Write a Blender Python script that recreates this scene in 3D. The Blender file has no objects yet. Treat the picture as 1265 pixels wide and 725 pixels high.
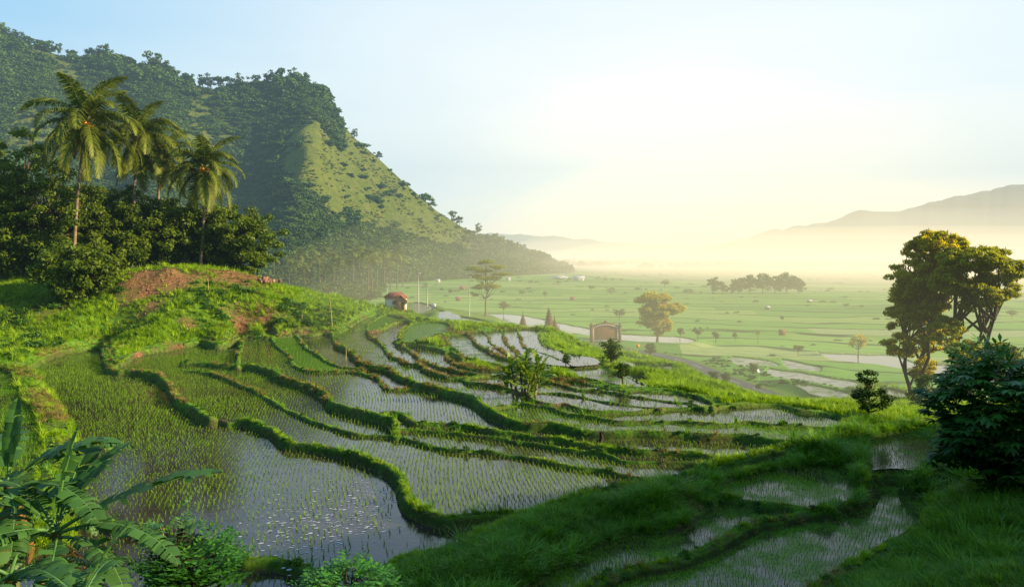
import bpy, math, random
import numpy as np
from mathutils import Vector, Matrix, Euler
PI = math.pi
rng = np.random.default_rng(11)
random.seed(11)
scene = bpy.context.scene
COL = scene.collection

# ------------------------------------------------------------------ camera
FPX, CX, CY, CAMZ = 938.0, 632.5, 362.5, 20.0
PITCH = math.atan((CY - 308) / FPX)
cam = bpy.data.cameras.new('camera')
cam.sensor_width = 36
cam.lens = FPX / 1265 * 36
cam.clip_start = 0.1
cam.clip_end = 30000
camo = bpy.data.objects.new('camera', cam)
COL.objects.link(camo)
camo.location = (0, 0, CAMZ)
camo.rotation_euler = (PI / 2 - PITCH, 0, 0)
scene.camera = camo
scene.view_settings.view_transform = 'Standard'
scene.view_settings.look = 'None'
scene.view_settings.exposure = 0

def ray(u, v):
    dx = (u - CX) / FPX; dy = (CY - v) / FPX
    return np.array([dx, math.cos(PITCH) + dy * math.sin(PITCH), -math.sin(PITCH) + dy * math.cos(PITCH)])
def P(u, v, z):            # the place seen at (u, v) that lies at height z
    d = ray(u, v); t = (z - CAMZ) / d[2]
    return np.array([d[0] * t, d[1] * t, z])
def PY(u, v, Y):           # the place seen at (u, v) that lies Y metres ahead
    d = ray(u, v); t = Y / d[1]
    return np.array([d[0] * t, Y, CAMZ + d[2] * t])

# ------------------------------------------------------------------ noise
def _hash(ix, iy, s):
    h = (ix.astype(np.int64) * 374761393 + iy.astype(np.int64) * 668265263 + s * 974634777) & 0x7fffffff
    h = ((h ^ (h >> 13)) * 1274126177) & 0x7fffffff
    return ((h ^ (h >> 16)) & 0xffff) / 65535.0
def vnoise(x, y, s=0):
    x = np.asarray(x, float); y = np.asarray(y, float)
    ix = np.floor(x); iy = np.floor(y); fx = x - ix; fy = y - iy
    fx = fx * fx * (3 - 2 * fx); fy = fy * fy * (3 - 2 * fy)
    a = _hash(ix, iy, s); b = _hash(ix + 1, iy, s); c = _hash(ix, iy + 1, s); d = _hash(ix + 1, iy + 1, s)
    return (a * (1 - fx) + b * fx) * (1 - fy) + (c * (1 - fx) + d * fx) * fy
def fbm(x, y, s=0, o=4):
    t = 0; a = .5; n = 0
    for k in range(o):
        t = t + a * vnoise(x, y, s + k * 17); n += a; a *= .5; x = x * 2.03 + 3.1; y = y * 2.03 + 1.7
    return t / n
def sstep(a, b, x):
    t = np.clip((x - a) / (b - a), 0, 1)
    return t * t * (3 - 2 * t)

# ------------------------------------------------------------------ mesh helpers
def tag(o, label=None, cat=None, group=None, kind=None):
    if label: o['label'] = label
    if cat: o['category'] = cat
    if group: o['group'] = group
    if kind: o['kind'] = kind
    return o
def raw_mesh(name, V, F, mat=None, attrs=None, smooth=False):
    V = np.asarray(V, np.float32).reshape(-1, 3)
    me = bpy.data.meshes.new(name)
    me.vertices.add(len(V)); me.vertices.foreach_set('co', V.ravel())
    if isinstance(F, np.ndarray):
        F = F.astype(np.int32); k = F.shape[1]; n = len(F)
        me.loops.add(n * k); me.loops.foreach_set('vertex_index', F.ravel())
        me.polygons.add(n); me.polygons.foreach_set('loop_start', np.arange(0, n * k, k, dtype=np.int32))
    else:
        idx = [i for f in F for i in f]; st = np.cumsum([0] + [len(f) for f in F])[:-1]
        me.loops.add(len(idx)); me.loops.foreach_set('vertex_index', np.array(idx, np.int32))
        me.polygons.add(len(F)); me.polygons.foreach_set('loop_start', st.astype(np.int32))
    if smooth: me.polygons.foreach_set('use_smooth', np.ones(len(me.polygons), bool))
    me.update(calc_edges=True)
    if attrs:
        for k, a in attrs.items():
            at = me.attributes.new(k, 'FLOAT', 'POINT'); at.data.foreach_set('value', np.asarray(a, np.float32))
    if mat: me.materials.append(mat)
    return me
def link(name, me, parent=None, loc=None, rot=None):
    o = bpy.data.objects.new(name, me); COL.objects.link(o)
    if loc is not None: o.location = tuple(loc)
    if rot is not None: o.rotation_euler = rot
    if parent: o.parent = parent
    return o
def empty(name, loc, rz=0):
    o = bpy.data.objects.new(name, None); COL.objects.link(o); o.empty_display_size = .2
    o.location = tuple(loc); o.rotation_euler = (0, 0, rz); return o

class MB:
    """collects shapes for ONE mesh"""
    def __init__(s): s.V = []; s.F = []; s.T = []; s.n = 0
    def add(s, V, F, t=.5):
        V = np.asarray(V, float).reshape(-1, 3)
        s.V.append(V); s.F += [tuple(int(i) + s.n for i in f) for f in F]; s.n += len(V); s.T.append(np.full(len(V), t))
    def box(s, c, d, rz=0, top=1.0, t=.5):
        x, y, z = np.array(d) / 2
        v = np.array([(-x, -y, -z), (x, -y, -z), (x, y, -z), (-x, y, -z), (-x * top, -y * top, z), (x * top, -y * top, z), (x * top, y * top, z), (-x * top, y * top, z)])
        c_, s_ = math.cos(rz), math.sin(rz)
        v = np.stack([v[:, 0] * c_ - v[:, 1] * s_, v[:, 0] * s_ + v[:, 1] * c_, v[:, 2]], 1) + np.array(c)
        s.add(v, [(0, 3, 2, 1), (4, 5, 6, 7), (0, 1, 5, 4), (1, 2, 6, 5), (2, 3, 7, 6), (3, 0, 4, 7)], t)
    def tube(s, pts, rad, n=7, t=.5, cap=True):
        pts = np.asarray(pts, float); rad = np.broadcast_to(np.asarray(rad, float), (len(pts),))
        V = []
        T = np.gradient(pts, axis=0); T /= np.linalg.norm(T, axis=1)[:, None] + 1e-9
        ref = np.array([0, 0, 1.]) if abs(T[0, 2]) < .9 else np.array([1., 0, 0])
        for i in range(len(pts)):
            a = np.cross(T[i], ref); a /= np.linalg.norm(a) + 1e-9; b = np.cross(T[i], a); ref = np.cross(a, T[i])
            an = np.arange(n) / n * 2 * PI
            V.append(pts[i] + rad[i] * (np.cos(an)[:, None] * a + np.sin(an)[:, None] * b))
        V = np.concatenate(V); F = []
        for i in range(len(pts) - 1):
            for k in range(n):
                F.append((i * n + k, i * n + (k + 1) % n, (i + 1) * n + (k + 1) % n, (i + 1) * n + k))
        if cap:
            F.append(tuple(range(n))); F.append(tuple((len(pts) - 1) * n + k for k in range(n))[::-1])
        s.add(V, F, t)
    def mesh(s, name, mat, smooth=False):
        return raw_mesh(name, np.concatenate(s.V), s.F, mat, {'tint': np.concatenate(s.T)}, smooth)
    def build(s, name, mat, parent=None, smooth=False, loc=None):
        return link(name, s.mesh(name, mat, smooth), parent, loc)

# ------------------------------------------------------------------ materials
def newmat(name):
    m = bpy.data.materials.new(name); m.use_nodes = True
    nt = m.node_tree; nt.nodes.clear()
    return m, nt, nt.nodes, nt.links
def N(nt, typ, **kw):
    n = nt.nodes.new(typ)
    for k, v in kw.items():
        if k.startswith('in_'): n.inputs[int(k[3:]) if k[3:].isdigit() else k[3:]].default_value = v
        else: setattr(n, k, v)
    return n
def attr(nt, name): return N(nt, 'ShaderNodeAttribute', attribute_name=name)
def math_(nt, op, a, b=None, c=None, clamp=False):
    n = N(nt, 'ShaderNodeMath', operation=op, use_clamp=clamp)
    for i, x in enumerate((a, b, c)):
        if x is None: continue
        if isinstance(x, (int, float)): n.inputs[i].default_value = x
        else: nt.links.new(x, n.inputs[i])
    return n.outputs[0]
def mix(nt, f, a, b, blend='MIX'):
    n = N(nt, 'ShaderNodeMix', data_type='RGBA', blend_type=blend)
    for s, x in ((0, f), (6, a), (7, b)):
        if isinstance(x, (int, float)): n.inputs[s].default_value = x
        elif isinstance(x, tuple): n.inputs[s].default_value = (*x, 1) if len(x) == 3 else x
        else: nt.links.new(x, n.inputs[s])
    return n.outputs[2]
def ramp(nt, f, stops):
    n = N(nt, 'ShaderNodeValToRGB'); e = n.color_ramp.elements
    while len(e) < len(stops): e.new(.5)
    for el, (p, c) in zip(e, stops): el.position = p; el.color = (*c, 1)
    if f is not None: nt.links.new(f, n.inputs[0])
    return n.outputs[0]
def noise(nt, scale, det=4, vec=None, rough=.55):
    n = N(nt, 'ShaderNodeTexNoise'); n.inputs['Scale'].default_value = scale; n.inputs['Detail'].default_value = det; n.inputs['Roughness'].default_value = rough
    if vec is None:
        g = N(nt, 'ShaderNodeNewGeometry'); vec = g.outputs['Position']
    nt.links.new(vec, n.inputs['Vector'])
    return n.outputs['Fac']
def objnoise(nt, scale, det=4):
    t = N(nt, 'ShaderNodeTexCoord'); return noise(nt, scale, det, t.outputs['Object'])

def leafmat(name, dark, light, trans=.35, rough=.55, spec=.25, inst=False, bign=.35):
    m, nt, ns, ln = newmat(name)
    if inst:
        oi = N(nt, 'ShaderNodeObjectInfo'); t = attr(nt, 'tint')
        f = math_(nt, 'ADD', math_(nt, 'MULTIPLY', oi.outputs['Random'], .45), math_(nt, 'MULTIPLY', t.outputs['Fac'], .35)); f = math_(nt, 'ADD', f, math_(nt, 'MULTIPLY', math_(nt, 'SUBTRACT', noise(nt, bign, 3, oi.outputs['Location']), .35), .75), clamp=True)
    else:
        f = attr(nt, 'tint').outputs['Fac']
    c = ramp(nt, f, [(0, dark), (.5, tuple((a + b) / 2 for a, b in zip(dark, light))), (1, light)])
    b = N(nt, 'ShaderNodeBsdfPrincipled'); ln.new(c, b.inputs['Base Color']); b.inputs['Roughness'].default_value = rough
    b.inputs['Specular IOR Level'].default_value = spec
    tr = N(nt, 'ShaderNodeBsdfTranslucent')
    ln.new(mix(nt, 1.0, c, (1.25, 1.15, .5), 'MULTIPLY'), tr.inputs['Color'])
    ms = N(nt, 'ShaderNodeMixShader', in_0=trans); ln.new(b.outputs[0], ms.inputs[1]); ln.new(tr.outputs[0], ms.inputs[2])
    o = N(nt, 'ShaderNodeOutputMaterial'); ln.new(ms.outputs[0], o.inputs[0])
    return m
def solidmat(name, c1, c2, scale=3, rough=.85, bump=0.3, bscale=12, det=4, spec=.3):
    m, nt, ns, ln = newmat(name)
    b = N(nt, 'ShaderNodeBsdfPrincipled')
    ln.new(ramp(nt, objnoise(nt, scale, det), [(.3, c1), (.7, c2)]), b.inputs['Base Color'])
    b.inputs['Roughness'].default_value = rough; b.inputs['Specular IOR Level'].default_value = spec
    if bump:
        bp = N(nt, 'ShaderNodeBump'); bp.inputs['Strength'].default_value = bump; bp.inputs['Distance'].default_value = .05
        ln.new(objnoise(nt, bscale, 3), bp.inputs['Height']); ln.new(bp.outputs[0], b.inputs['Normal'])
    o = N(nt, 'ShaderNodeOutputMaterial'); ln.new(b.outputs[0], o.inputs[0])
    return m

M = {}
M['grass'] = leafmat('grass_blades', (.08, .20, .005), (.46, .66, .018), .38, .5, inst=True, bign=.16)
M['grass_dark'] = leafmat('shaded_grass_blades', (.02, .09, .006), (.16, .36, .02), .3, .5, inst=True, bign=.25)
M['rice'] = leafmat('rice_seedling', (.12, .26, .015), (.28, .48, .03), .4, .5, inst=True)
M['dry'] = leafmat('dry_grass', (.14, .12, .03), (.36, .27, .08), .3, .7, inst=True)
M['shrub_i'] = leafmat('undergrowth_leaves', (.018, .07, .008), (.10, .23, .02), .3, .5, inst=True)
M['forest'] = leafmat('forest_canopy', (.03, .080, .012), (.12, .20, .022), .22, .7, inst=True, bign=.018)
M['hillbush'] = leafmat('hill_bushes', (.09, .13, .014), (.20, .21, .03), .15, .8, inst=True, bign=.02)
M['leaf_dark'] = leafmat('dark_broad_leaves', (.028, .072, .004), (.21, .29, .016), .4, .5)
M['leaf_mid'] = leafmat('green_leaves', (.02, .06, .006), (.11, .19, .02), .3, .5)
M['leaf_gold'] = leafmat('golden_leaves', (.26, .26, .008), (.75, .64, .03), .55, .5)
M['leaf_olive'] = leafmat('olive_leaves', (.12, .16, .007), (.52, .54, .025), .55, .5)
M['leaf_glow'] = leafmat('glow_tinted_leaves', (.18, .20, .006), (.66, .58, .02), .6, .5)  # warm sun glow put into the leaf colour
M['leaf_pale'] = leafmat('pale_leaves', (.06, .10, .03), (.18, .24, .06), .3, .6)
M['leaf_bright'] = leafmat('bright_shrub_leaves', (.03, .12, .012), (.09, .30, .03), .35, .45)
M['leaf_cassava'] = leafmat('cassava_leaves', (.016, .070, .008), (.10, .26, .03), .25, .4, .4)
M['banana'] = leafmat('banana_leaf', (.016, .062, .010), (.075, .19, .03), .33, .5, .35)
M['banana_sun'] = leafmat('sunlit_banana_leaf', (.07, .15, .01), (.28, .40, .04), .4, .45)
M['frond'] = leafmat('palm_frond', (.03, .075, .006), (.25, .28, .03), .3, .5)
M['frond_dead'] = leafmat('dead_palm_frond', (.10, .05, .015), (.30, .16, .05), .2, .8)
M['coconut'] = solidmat('coconut_husk', (.6, .16, .01), (.9, .32, .02), 2, .5, 0)
M['palmtrunk'] = solidmat('palm_bark', (.12, .08, .05), (.34, .24, .15), 1.5, .9, .5, 6)
M['bark'] = solidmat('bark', (.06, .045, .03), (.16, .115, .075), 2, .95, .6, 8)
M['bark_dark'] = solidmat('dark_bark', (.02, .015, .009), (.06, .045, .028), 2, .95, .6, 8)
M['stem'] = solidmat('banana_stem', (.10, .12, .04), (.25, .19, .09), 3, .7, .3, 8)
M['stemg'] = solidmat('green_stem', (.05, .13, .03), (.12, .24, .05), 3, .5, .2, 8)
M['brick'] = solidmat('red_brick', (.15, .055, .03), (.30, .12, .065), 3, .9, .3, 12)
M['stone'] = solidmat('weathered_carved_stone', (.08, .045, .03), (.22, .12, .08), 2, .95, .5, 8)
M['whitewall'] = solidmat('white_plaster', (.62, .58, .52), (.78, .75, .70), 1, .9, .1)
M['whitetrim'] = solidmat('white_trim', (.60, .58, .55), (.8, .78, .74), 1, .8, 0)
M['rooftile'] = solidmat('red_roof_tiles', (.20, .06, .045), (.34, .11, .08), 2, .9, .3)
M['thatch'] = solidmat('thatch', (.26, .12, .05), (.50, .27, .11), 4, .95, .5, 15)
M['dark'] = solidmat('dark_opening', (.01, .01, .01), (.02, .018, .015), 2, .9, 0)
M['tin'] = solidmat('tin_roof', (.45, .45, .46), (.62, .6, .6), 1, .5, 0)
M['pole'] = solidmat('concrete_pole', (.42, .38, .33), (.55, .5, .45), 1, .9, 0)
M['bamboo'] = solidmat('bamboo_pole', (.30, .24, .08), (.48, .40, .16), 3, .6, 0)
M['yellow'] = solidmat('yellow_sign_paint', (.75, .30, .01), (.85, .38, .02), 1, .5, 0)
M['black'] = solidmat('black_paint', (.01, .01, .01), (.02, .02, .02), 1, .5, 0)
M['white'] = solidmat('white_paint', (.75, .75, .75), (.85, .85, .84), 1, .5, 0)
M['asphalt'] = solidmat('asphalt', (.06, .06, .068), (.09, .09, .1), 1.2, .9, .2, 20)
M['paint'] = solidmat('road_paint', (.35, .35, .34), (.6, .6, .58), 3, .8, 0)
M['rubble'] = solidmat('rubble', (.16, .08, .05), (.36, .2, .12), 2, .95, .5, 6)
M['fleck'] = solidmat('fleck', (.30, .31, .33), (.50, .51, .54), 3, .5, 0)

# ------------------------------------------------------------------ traced terraces
# name: (points seen in the photograph, crest z at start, at end, half width, grass size)
LINES = {
 'L0': ([(20,648),(80,642),(123,644),(158,649),(183,652),(237,664),(278,674),(304,690),(335,688),(367,696),(386,706),(420,730),(425,790)], 7.65,7.65,.22,.22),
 'W': ([(0,446),(28,456),(38,474),(52,492),(64,512),(72,540),(72,575),(62,610),(52,650)], 8.9,8.5,1.15,.42),
 'M0': ([(28,456),(60,436),(100,428),(130,424)], 8.2,8.4,.25,.3),
 'M1': ([(130,422),(129,434),(133,448),(143,456),(166,457),(194,461),(208,472),(221,489),(241,503),(263,516)], 8.25,8.3,.32,.26),
 'M1b': ([(263,516),(285,521),(305,519)], 7.85,7.9,.12,.15),
 'L1': ([(300,516),(318,521),(337,529),(352,541),(362,546),(388,548),(421,554),(454,562),(483,577),(497,595),(508,617),(527,628),(556,637),(592,634),(629,632),(655,636)], 8.2,8.15,.25,.32),
 'L2': ([(225,456),(245,458),(263,461),(290,471),(318,483),(337,495),(373,513),(410,526),(446,535),(490,539),(519,546),(556,554),(592,556),(629,560),(666,566),(698,573),(743,579),(763,584),(788,587),(830,600)], 8.42,8.38,.17,.2),
 'L3': ([(225,446),(249,447),(280,449),(312,450),(335,456),(351,464),(367,470),(391,477),(407,489),(413,497),(446,506),(465,510),(484,517)], 8.95,8.98,.25,.28),
 'L3c': ([(484,515),(489,524),(489,540)], 8.95,8.5,.2,.22),
 'L3e': ([(476,507),(490,508),(502,514),(512,521),(543,522),(574,524),(605,530),(626,533),(647,535),(667,538),(698,541),(712,546),(743,551),(767,553),(794,556),(825,557),(856,558),(877,562),(920,566)], 8.98,8.98,.22,.24),
 'L3b': ([(489,529),(523,530),(554,533),(585,536),(616,539),(647,545),(678,550),(701,554),(743,560),(774,568),(805,569),(836,570),(867,573),(890,580)], 8.66,8.66,.13,.16),
 'c1': ([(299,414),(297,430),(294,448)], 9.1,9.0,.25,.3),
 'L4': ([(332,412),(343,428),(356,437),(362,448),(378,457),(399,458),(423,458),(447,460),(467,467),(478,478),(492,480),(523,479),(560,483)], 9.25,9.2,.2,.2),
 'L5a': ([(364,412),(375,423),(381,431),(391,435),(400,443),(415,450),(431,454),(450,456)], 9.45,9.35,.2,.2),
 'L5b': ([(410,410),(416,423),(427,429),(442,440),(448,447),(462,451),(481,454),(494,462),(512,471),(533,476),(564,483),(585,490),(599,501),(616,510),(636,519),(657,522),(678,522),(698,525),(722,530),(753,532),(784,531),(815,533),(846,533),(877,535),(918,536),(953,541),(1000,545)], 9.75,9.3,.22,.3),
 'L6a': ([(462,394),(454,402),(456,413),(469,421),(480,435),(495,443),(503,448),(516,449),(527,456),(551,464),(575,465),(580,471),(599,473),(630,478),(650,487),(660,494),(681,499),(695,498),(712,502),(732,507),(763,507),(788,506),(815,503),(846,503),(877,502),(918,499),(947,498),(968,500),(988,506),(1015,508),(1036,512),(1070,516)], 9.98,9.5,.18,.22),
 'C': ([(640,497),(660,500),(681,503),(701,510),(732,514),(763,519),(794,519),(825,518),(856,520),(887,522),(922,520),(953,524),(984,524),(1015,527),(1050,532)], 9.6,9.25,.18,.2),
 'Cx': ([(640,497),(625,500),(605,503)], 9.6,9.6,.2,.2),
 'A': ([(650,484),(681,484),(712,488),(743,494),(774,499),(805,503),(815,505)], 9.7,9.6,.14,.16),
 'L6b': ([(576,465),(599,464),(630,464),(660,470),(687,472),(712,480),(743,482),(774,487),(805,492),(832,496),(856,498),(870,504)], 9.95,9.6,.18,.2),
 'L6c': ([(488,420),(495,425),(508,433),(519,443),(538,451),(559,456),(583,460),(614,463),(640,466)], 10.15,10.0,.14,.16),
 'L7': ([(550,438),(564,448),(583,455),(606,456),(630,457),(660,464),(701,470),(732,475),(763,481),(805,484),(846,486),(877,494),(880,504)], 10.25,9.5,.14,.17),
 'L8': ([(492,424),(519,426),(535,429),(554,433),(572,440),(591,445),(611,449),(630,452),(663,455),(690,459),(711,462),(735,467),(759,473),(790,478),(830,482),(858,488),(878,496)], 10.4,9.6,.22,.3),
 'L9': ([(550,414),(552,420),(556,426),(567,434),(572,442)], 10.5,10.5,.2,.22),
 'L10': ([(578,412),(583,416),(591,425),(607,434),(622,441)], 10.4,10.4,.13,.15),
 'L11': ([(598,410),(603,417),(610,427),(622,434),(634,443)], 10.4,10.4,.14,.15),
 'L12': ([(618,406),(622,413),(625,423),(635,432),(647,446)], 10.4,10.4,.16,.18),
 'L13': ([(640,408),(642,415),(646,424),(652,431),(671,436),(687,442),(697,446),(706,452)], 10.4,10.4,.16,.18),
 'L14': ([(668,408),(667,415),(671,426),(689,432),(711,439),(735,443),(745,452)], 10.3,10.2,.25,.3),
 'L15': ([(622,441),(634,444),(647,447),(667,449),(690,452),(711,453),(750,450)], 10.2,10.2,.2,.25),
 'H1': ([(462,396),(470,390),(480,388)], 10.0,10.2,.2,.3),
 'H2': ([(456,408),(470,406),(485,398),(500,396),(512,398),(500,405),(494,413),(497,424)], 10.3,10.4,.3,.4),
 'H3': ([(497,424),(520,420),(548,412),(570,410),(600,408),(640,406),(672,407)], 10.6,10.3,.25,.35),
 'BK': ([(130,424),(136,440),(148,447),(160,438),(180,431),(205,427),(249,420),(271,424),(299,416),(335,416),(366,413),(385,413),(400,410),(412,411),(422,409),(433,402),(447,393),(462,388),(475,388)], 8.5,10.3,.25,.35),
 'BKb': ([(133,448),(141,452),(148,447)], 8.4,8.4,.2,.25),
 'R0': ([(650,638),(690,622),(740,606),(790,598),(825,592),(862,580),(890,570),(925,562),(960,553),(985,546),(1010,541),(1040,532),(1064,515)], 8.25,9.55,.45,.45),
 'R1': ([(655,636),(615,650),(560,675),(495,690),(462,730),(425,790)], 8.2,8.0,.3,.55),
 'S0': ([(20,648),(0,700),(10,780),(200,800),(425,790)], 7.6,7.6,.3,.3),
 'LS': ([(0,446),(-60,450),(-90,560),(0,620),(60,600)], 8.8,8.6,.4,.3),
 'N1': ([(867,602),(883,617),(855,636),(823,650),(791,652),(744,664),(712,680),(665,708),(620,740),(600,790)], 7.95,7.9,.22,.3),
 'N2': ([(1064,578),(1069,591),(1064,611),(1029,626),(981,636),(934,645),(902,661),(871,677),(829,693),(791,702),(760,708),(722,722),(690,760),(680,790)], 7.9,7.5,.3,.3),
 'N3': ([(867,602),(902,611),(950,621),(985,625),(1020,629)], 8.15,7.9,.25,.35),
 'T3': ([(867,602),(900,590),(930,582),(965,575),(1000,571),(1035,573),(1064,578)], 8.3,8.4,.3,.4),
 'N4': ([(1069,588),(1100,584),(1130,588),(1158,606),(1140,642),(1100,672),(1058,694),(1010,722),(985,790)], 8.2,7.4,.25,.3),
 'N5': ([(600,790),(680,790),(985,790)], 7.5,7.4,.3,.3),
 'F5': ([(1069,588),(1058,560),(1062,543),(1078,535),(1110,530),(1150,534),(1166,556),(1150,578),(1130,588)], 8.6,8.6,.3,.4),
 'H4': ([(480,388),(497,391),(512,398)], 9.2,9.4,.2,.3),
 'H5': ([(512,398),(535,397),(556,400),(552,414)], 9.4,9.5,.25,.35),
 'E1': ([(750,450),(775,462),(800,474),(830,482)], 9.4,9.25,.25,.35),
 'Lw': ([(1052,514),(1060,530),(1040,534)], 9.5,9.4,.2,.2),
}
ZL = {'L0': (7.62,7.62),'W': (8.5,8.1),'M0': (8.2,8.1),'M1': (8.15,8.1),'M1b': (7.9,7.85),'L1': (7.98,7.98),'L2': (8.06,8.06),'L3': (8.42,8.42),'L3c': (8.42,8.1),'L3e': (8.42,8.42),'L3b': (8.2,8.2),
 'c1': (8.5,8.45),'L4': (8.56,8.5),'L5a': (8.7,8.62),'L5b': (8.87,8.82),'L6a': (9.05,9.05),'C': (8.92,8.9),'Cx': (8.92,8.92),'A': (9.12,9.05),'L6b': (9.18,9.06),'L6c': (9.16,9.2),'L7': (9.28,9.1),'L8': (9.4,9.2),'L9': (9.45,9.4),
 'L10': (9.5,9.45),'L11': (9.5,9.45),'L12': (9.52,9.45),'L13': (9.54,9.45),'L14': (9.55,9.4),'L15': (9.42,9.4),'H1': (9.1,9.2),'H2': (9.3,9.4),'H3': (9.5,9.6),'BK': (8.3,9.1),'BKb': (8.1,8.1),'R0': (8.0,9.0),'R1': (7.98,7.9),
 'S0': (7.5,7.5),'LS': (8.4,8.1),'Lw': (9.0,8.95),'N1': (7.85,7.68),'N2': (7.85,7.62),'N3': (7.95,7.9),'T3': (8.05,8.1),'N4': (8.0,7.6),'F5': (8.4,8.4)}
for k_, (a_, b_) in ZL.items(): LINES[k_] = (LINES[k_][0], a_, b_) + LINES[k_][3:]
# seed pixel, level z, rice density, green algae 0..1, row angle
FIELDS = [
 ((200,680),7.2,.45,.1,.2), ((400,610),7.5,.55,.05,.25), ((600,600),7.84,.95,.05,.15), ((380,504),7.95,.9,.1,.2),
 ((620,551),7.95,1,.1,.12), ((640,541.5),8.1,1,.1,.12), ((480,492),8.32,.6,.15,.2), ((493,474),8.42,.4,.1,.2),
 ((370,443),8.46,.9,.8,.2), ((410,435),8.58,.9,.75,.2), ((450,430),8.76,.6,.45,.2), ((480,418),8.94,.3,.25,.2),
 ((540,445),9.05,.4,.25,.2), ((600,468),8.97,.4,.15,.1), ((640,453.5),9.2,.3,.5,.2),
 ((740,486),9.05,.3,.15,.1), ((740,501),8.97,.3,.1,.1), ((740,512),8.82,.9,.35,.1), ((900,530),8.72,1,.55,.1),
 ((10,500),8.0,.9,.6,.1),
 ((600,440),9.38,.2,.6,0), ((600,426),9.38,.1,.3,0), ((560,418),9.33,.3,.4,0), ((582,432),9.33,.2,.4,0), ((615,426),9.4,.1,.2,0), ((633,424),9.42,.1,.1,0),
 ((655,424),9.44,.1,.1,0), ((660,443.5),9.36,.1,.1,0), ((710,446),9.36,.1,.1,0), ((700,457.5),9.28,.2,.95,0), ((760,464),9.28,.2,.95,0),
 ((800,690),7.5,1,.60,.35), ((950,603),7.88,.9,.58,.1), ((1040,660),7.4,1,.60,.3), ((1110,560),8.2,1,.5,.1),
 ((470,402),8.98,.3,.95,0), ((520,408),9.25,.2,.8,0), ((520,428),9.3,.2,.4,0), ((800,478),9.1,.2,.5,0), ((310,470),7.95,.9,.5,.2), ((240,440),7.84,.9,.6,.2), ((150,550),7.5,.9,.3,.2), ((285,432),8.3,.9,.8,.2), ((320,432),8.38,.9,.7,.2),
]
# stamped flat paddies beyond the crest: polygon, z, algae
STAMPS = [
 ([(505,379),(514,374),(533,378),(540,384),(520,389),(507,388)], 6.6, .2),
 ([(541,383),(552,385),(562,389),(574,399),(552,405),(541,404)], 7.2, .05),
 ([(571,392),(598,396),(604,402),(580,405),(570,399)], 6.2, .05),
 ([(602,388),(640,389),(700,401),(765,412),(845,417),(848,424),(770,421),(716,413),(660,408),(618,398),(598,394)], -4.6, .36),
 ([(700,428),(730,434),(768,440),(760,443),(725,440),(705,434)], 2.5, .5),
 ([(752,437),(790,443),(800,448),(770,449),(748,444)], 3.0, .6),
 ([(745,452),(765,446),(782,452),(775,459),(752,458)], 5.5, .3),
 ([(780,450),(830,452),(836,460),(800,464),(782,458)], 4.6, .45),
 ([(740,462),(790,466),(812,474),(790,476),(755,471)], 8.4, .5),
 ([(800,466),(850,470),(862,478),(820,478)], 6.2, .5),
 ([(905,440),(950,446),(960,452),(920,452),(900,446)], -4.2, .5),
 ([(965,444),(1010,452),(1012,460),(975,458)], -4.3, .52),
 ([(950,455),(1000,462),(1060,472),(1062,480),(1010,476),(950,464)], -4.0, .45),
 ([(980,472),(1040,482),(1066,488),(1060,494),(1010,488)], -3.2, .55),
 ([(1085,478),(1118,484),(1120,502),(1098,504),(1084,492)], -2.0, .2),
 ([(1010,436),(1060,438),(1105,440),(1140,450),(1200,452),(1262,458),(1300,470),(1200,472),(1140,462),(1090,452),(1030,445)], -5.6, .3),
]
ROAD_PX = [(640,413,-3.0),(668,417,-3.6),(700,422,-4),(740,428,-4),(780,432.5,-4),(811,437,-4),(840,444.5,-4),(864,453,-4),(886,464,-4),(920,476,-4),(950,486,-4),(975,495,-3.6),(1000,504,-3.2),(1060,520,-3),(1180,545,-2.5)]

# ------------------------------------------------------------------ macro height
ctl = []
for (u, v), z, *_ in FIELDS: ctl.append(P(u, v, z))
for k, (pts, z0, z1, w, g) in LINES.items():
    n = len(pts)
    for i in range(0, n, 3):
        ctl.append(P(*pts[i], z0 + (z1 - z0) * i / max(1, n - 1)))
for poly, z, a in STAMPS:
    c = np.mean(poly, 0); ctl.append(P(c[0], c[1], z))
for u, v, z in ROAD_PX: ctl.append(P(u, v, z))
for u, v, Y in [(30,418,93),(100,410,94),(200,410,94),(30,400,97),(100,400,97),(200,400,97),(30,380,102),(100,380,101),(200,378,101),(270,400,98),(270,378,103),(30,355,108),(100,358,106),(200,354,106),(260,356,108),(200,336,107.3),(250,337,109.5),(290,337,114),(100,345,112),(200,332,110),(250,334,113),(30,340,116),
    (330,400,100),(330,380,105),(330,362,110),(330,348,116),(290,350,113),(380,396,106),(380,380,112),(372,368,120),(400,374,122),(430,380,120),(430,390,115),(470,378,135),(470,384,128)]:
    ctl.append(PY(u, v, Y))
for u, v, z in [
    (480,385,8.5),(500,383,6.0),(470,374,10.5),(540,380,2),(560,380,1),(600,389,-2),(590,406,7.5),(640,402,4),
    (683,414,-1.5),(645,404,-1.0),(700,418,-3.6),(760,422,-3.8),
    (900,492,6.5),(900,484,1.5),(940,494,5.5),(860,487,7.5),(850,474,3.5),(830,466,2.0),(970,502,6),(930,489,1),(880,478,0),(850,462,-1),(800,448,-2.5),(960,498,2),(1000,512,5),(1000,508,1),(740,436,-2.5),(820,454,-1),(800,440,-1),(780,440,0),(850,455,-1.5),
    (1010,500,2),(1060,505,3.5),(1090,508,4.5),(1132,492,2.5),(1180,500,4.5),(1230,500,4),(1060,515,8.9),(1085,520,8.6),(1130,522,8.4),(1180,525,8.6),
    (1150,620,8.7),(1200,650,9.4),(1250,700,10.2),(1200,560,8.9),(1250,600,9.4),(1100,700,8.0),(1150,720,8.7),
    (600,700,8.15),(560,710,8.1),(700,650,8.3),(800,615,8.5),(850,605,8.5),(930,570,8.8),(1000,555,9.0),(1030,550,9.0)]:
    ctl.append(P(u, v, z))
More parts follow.
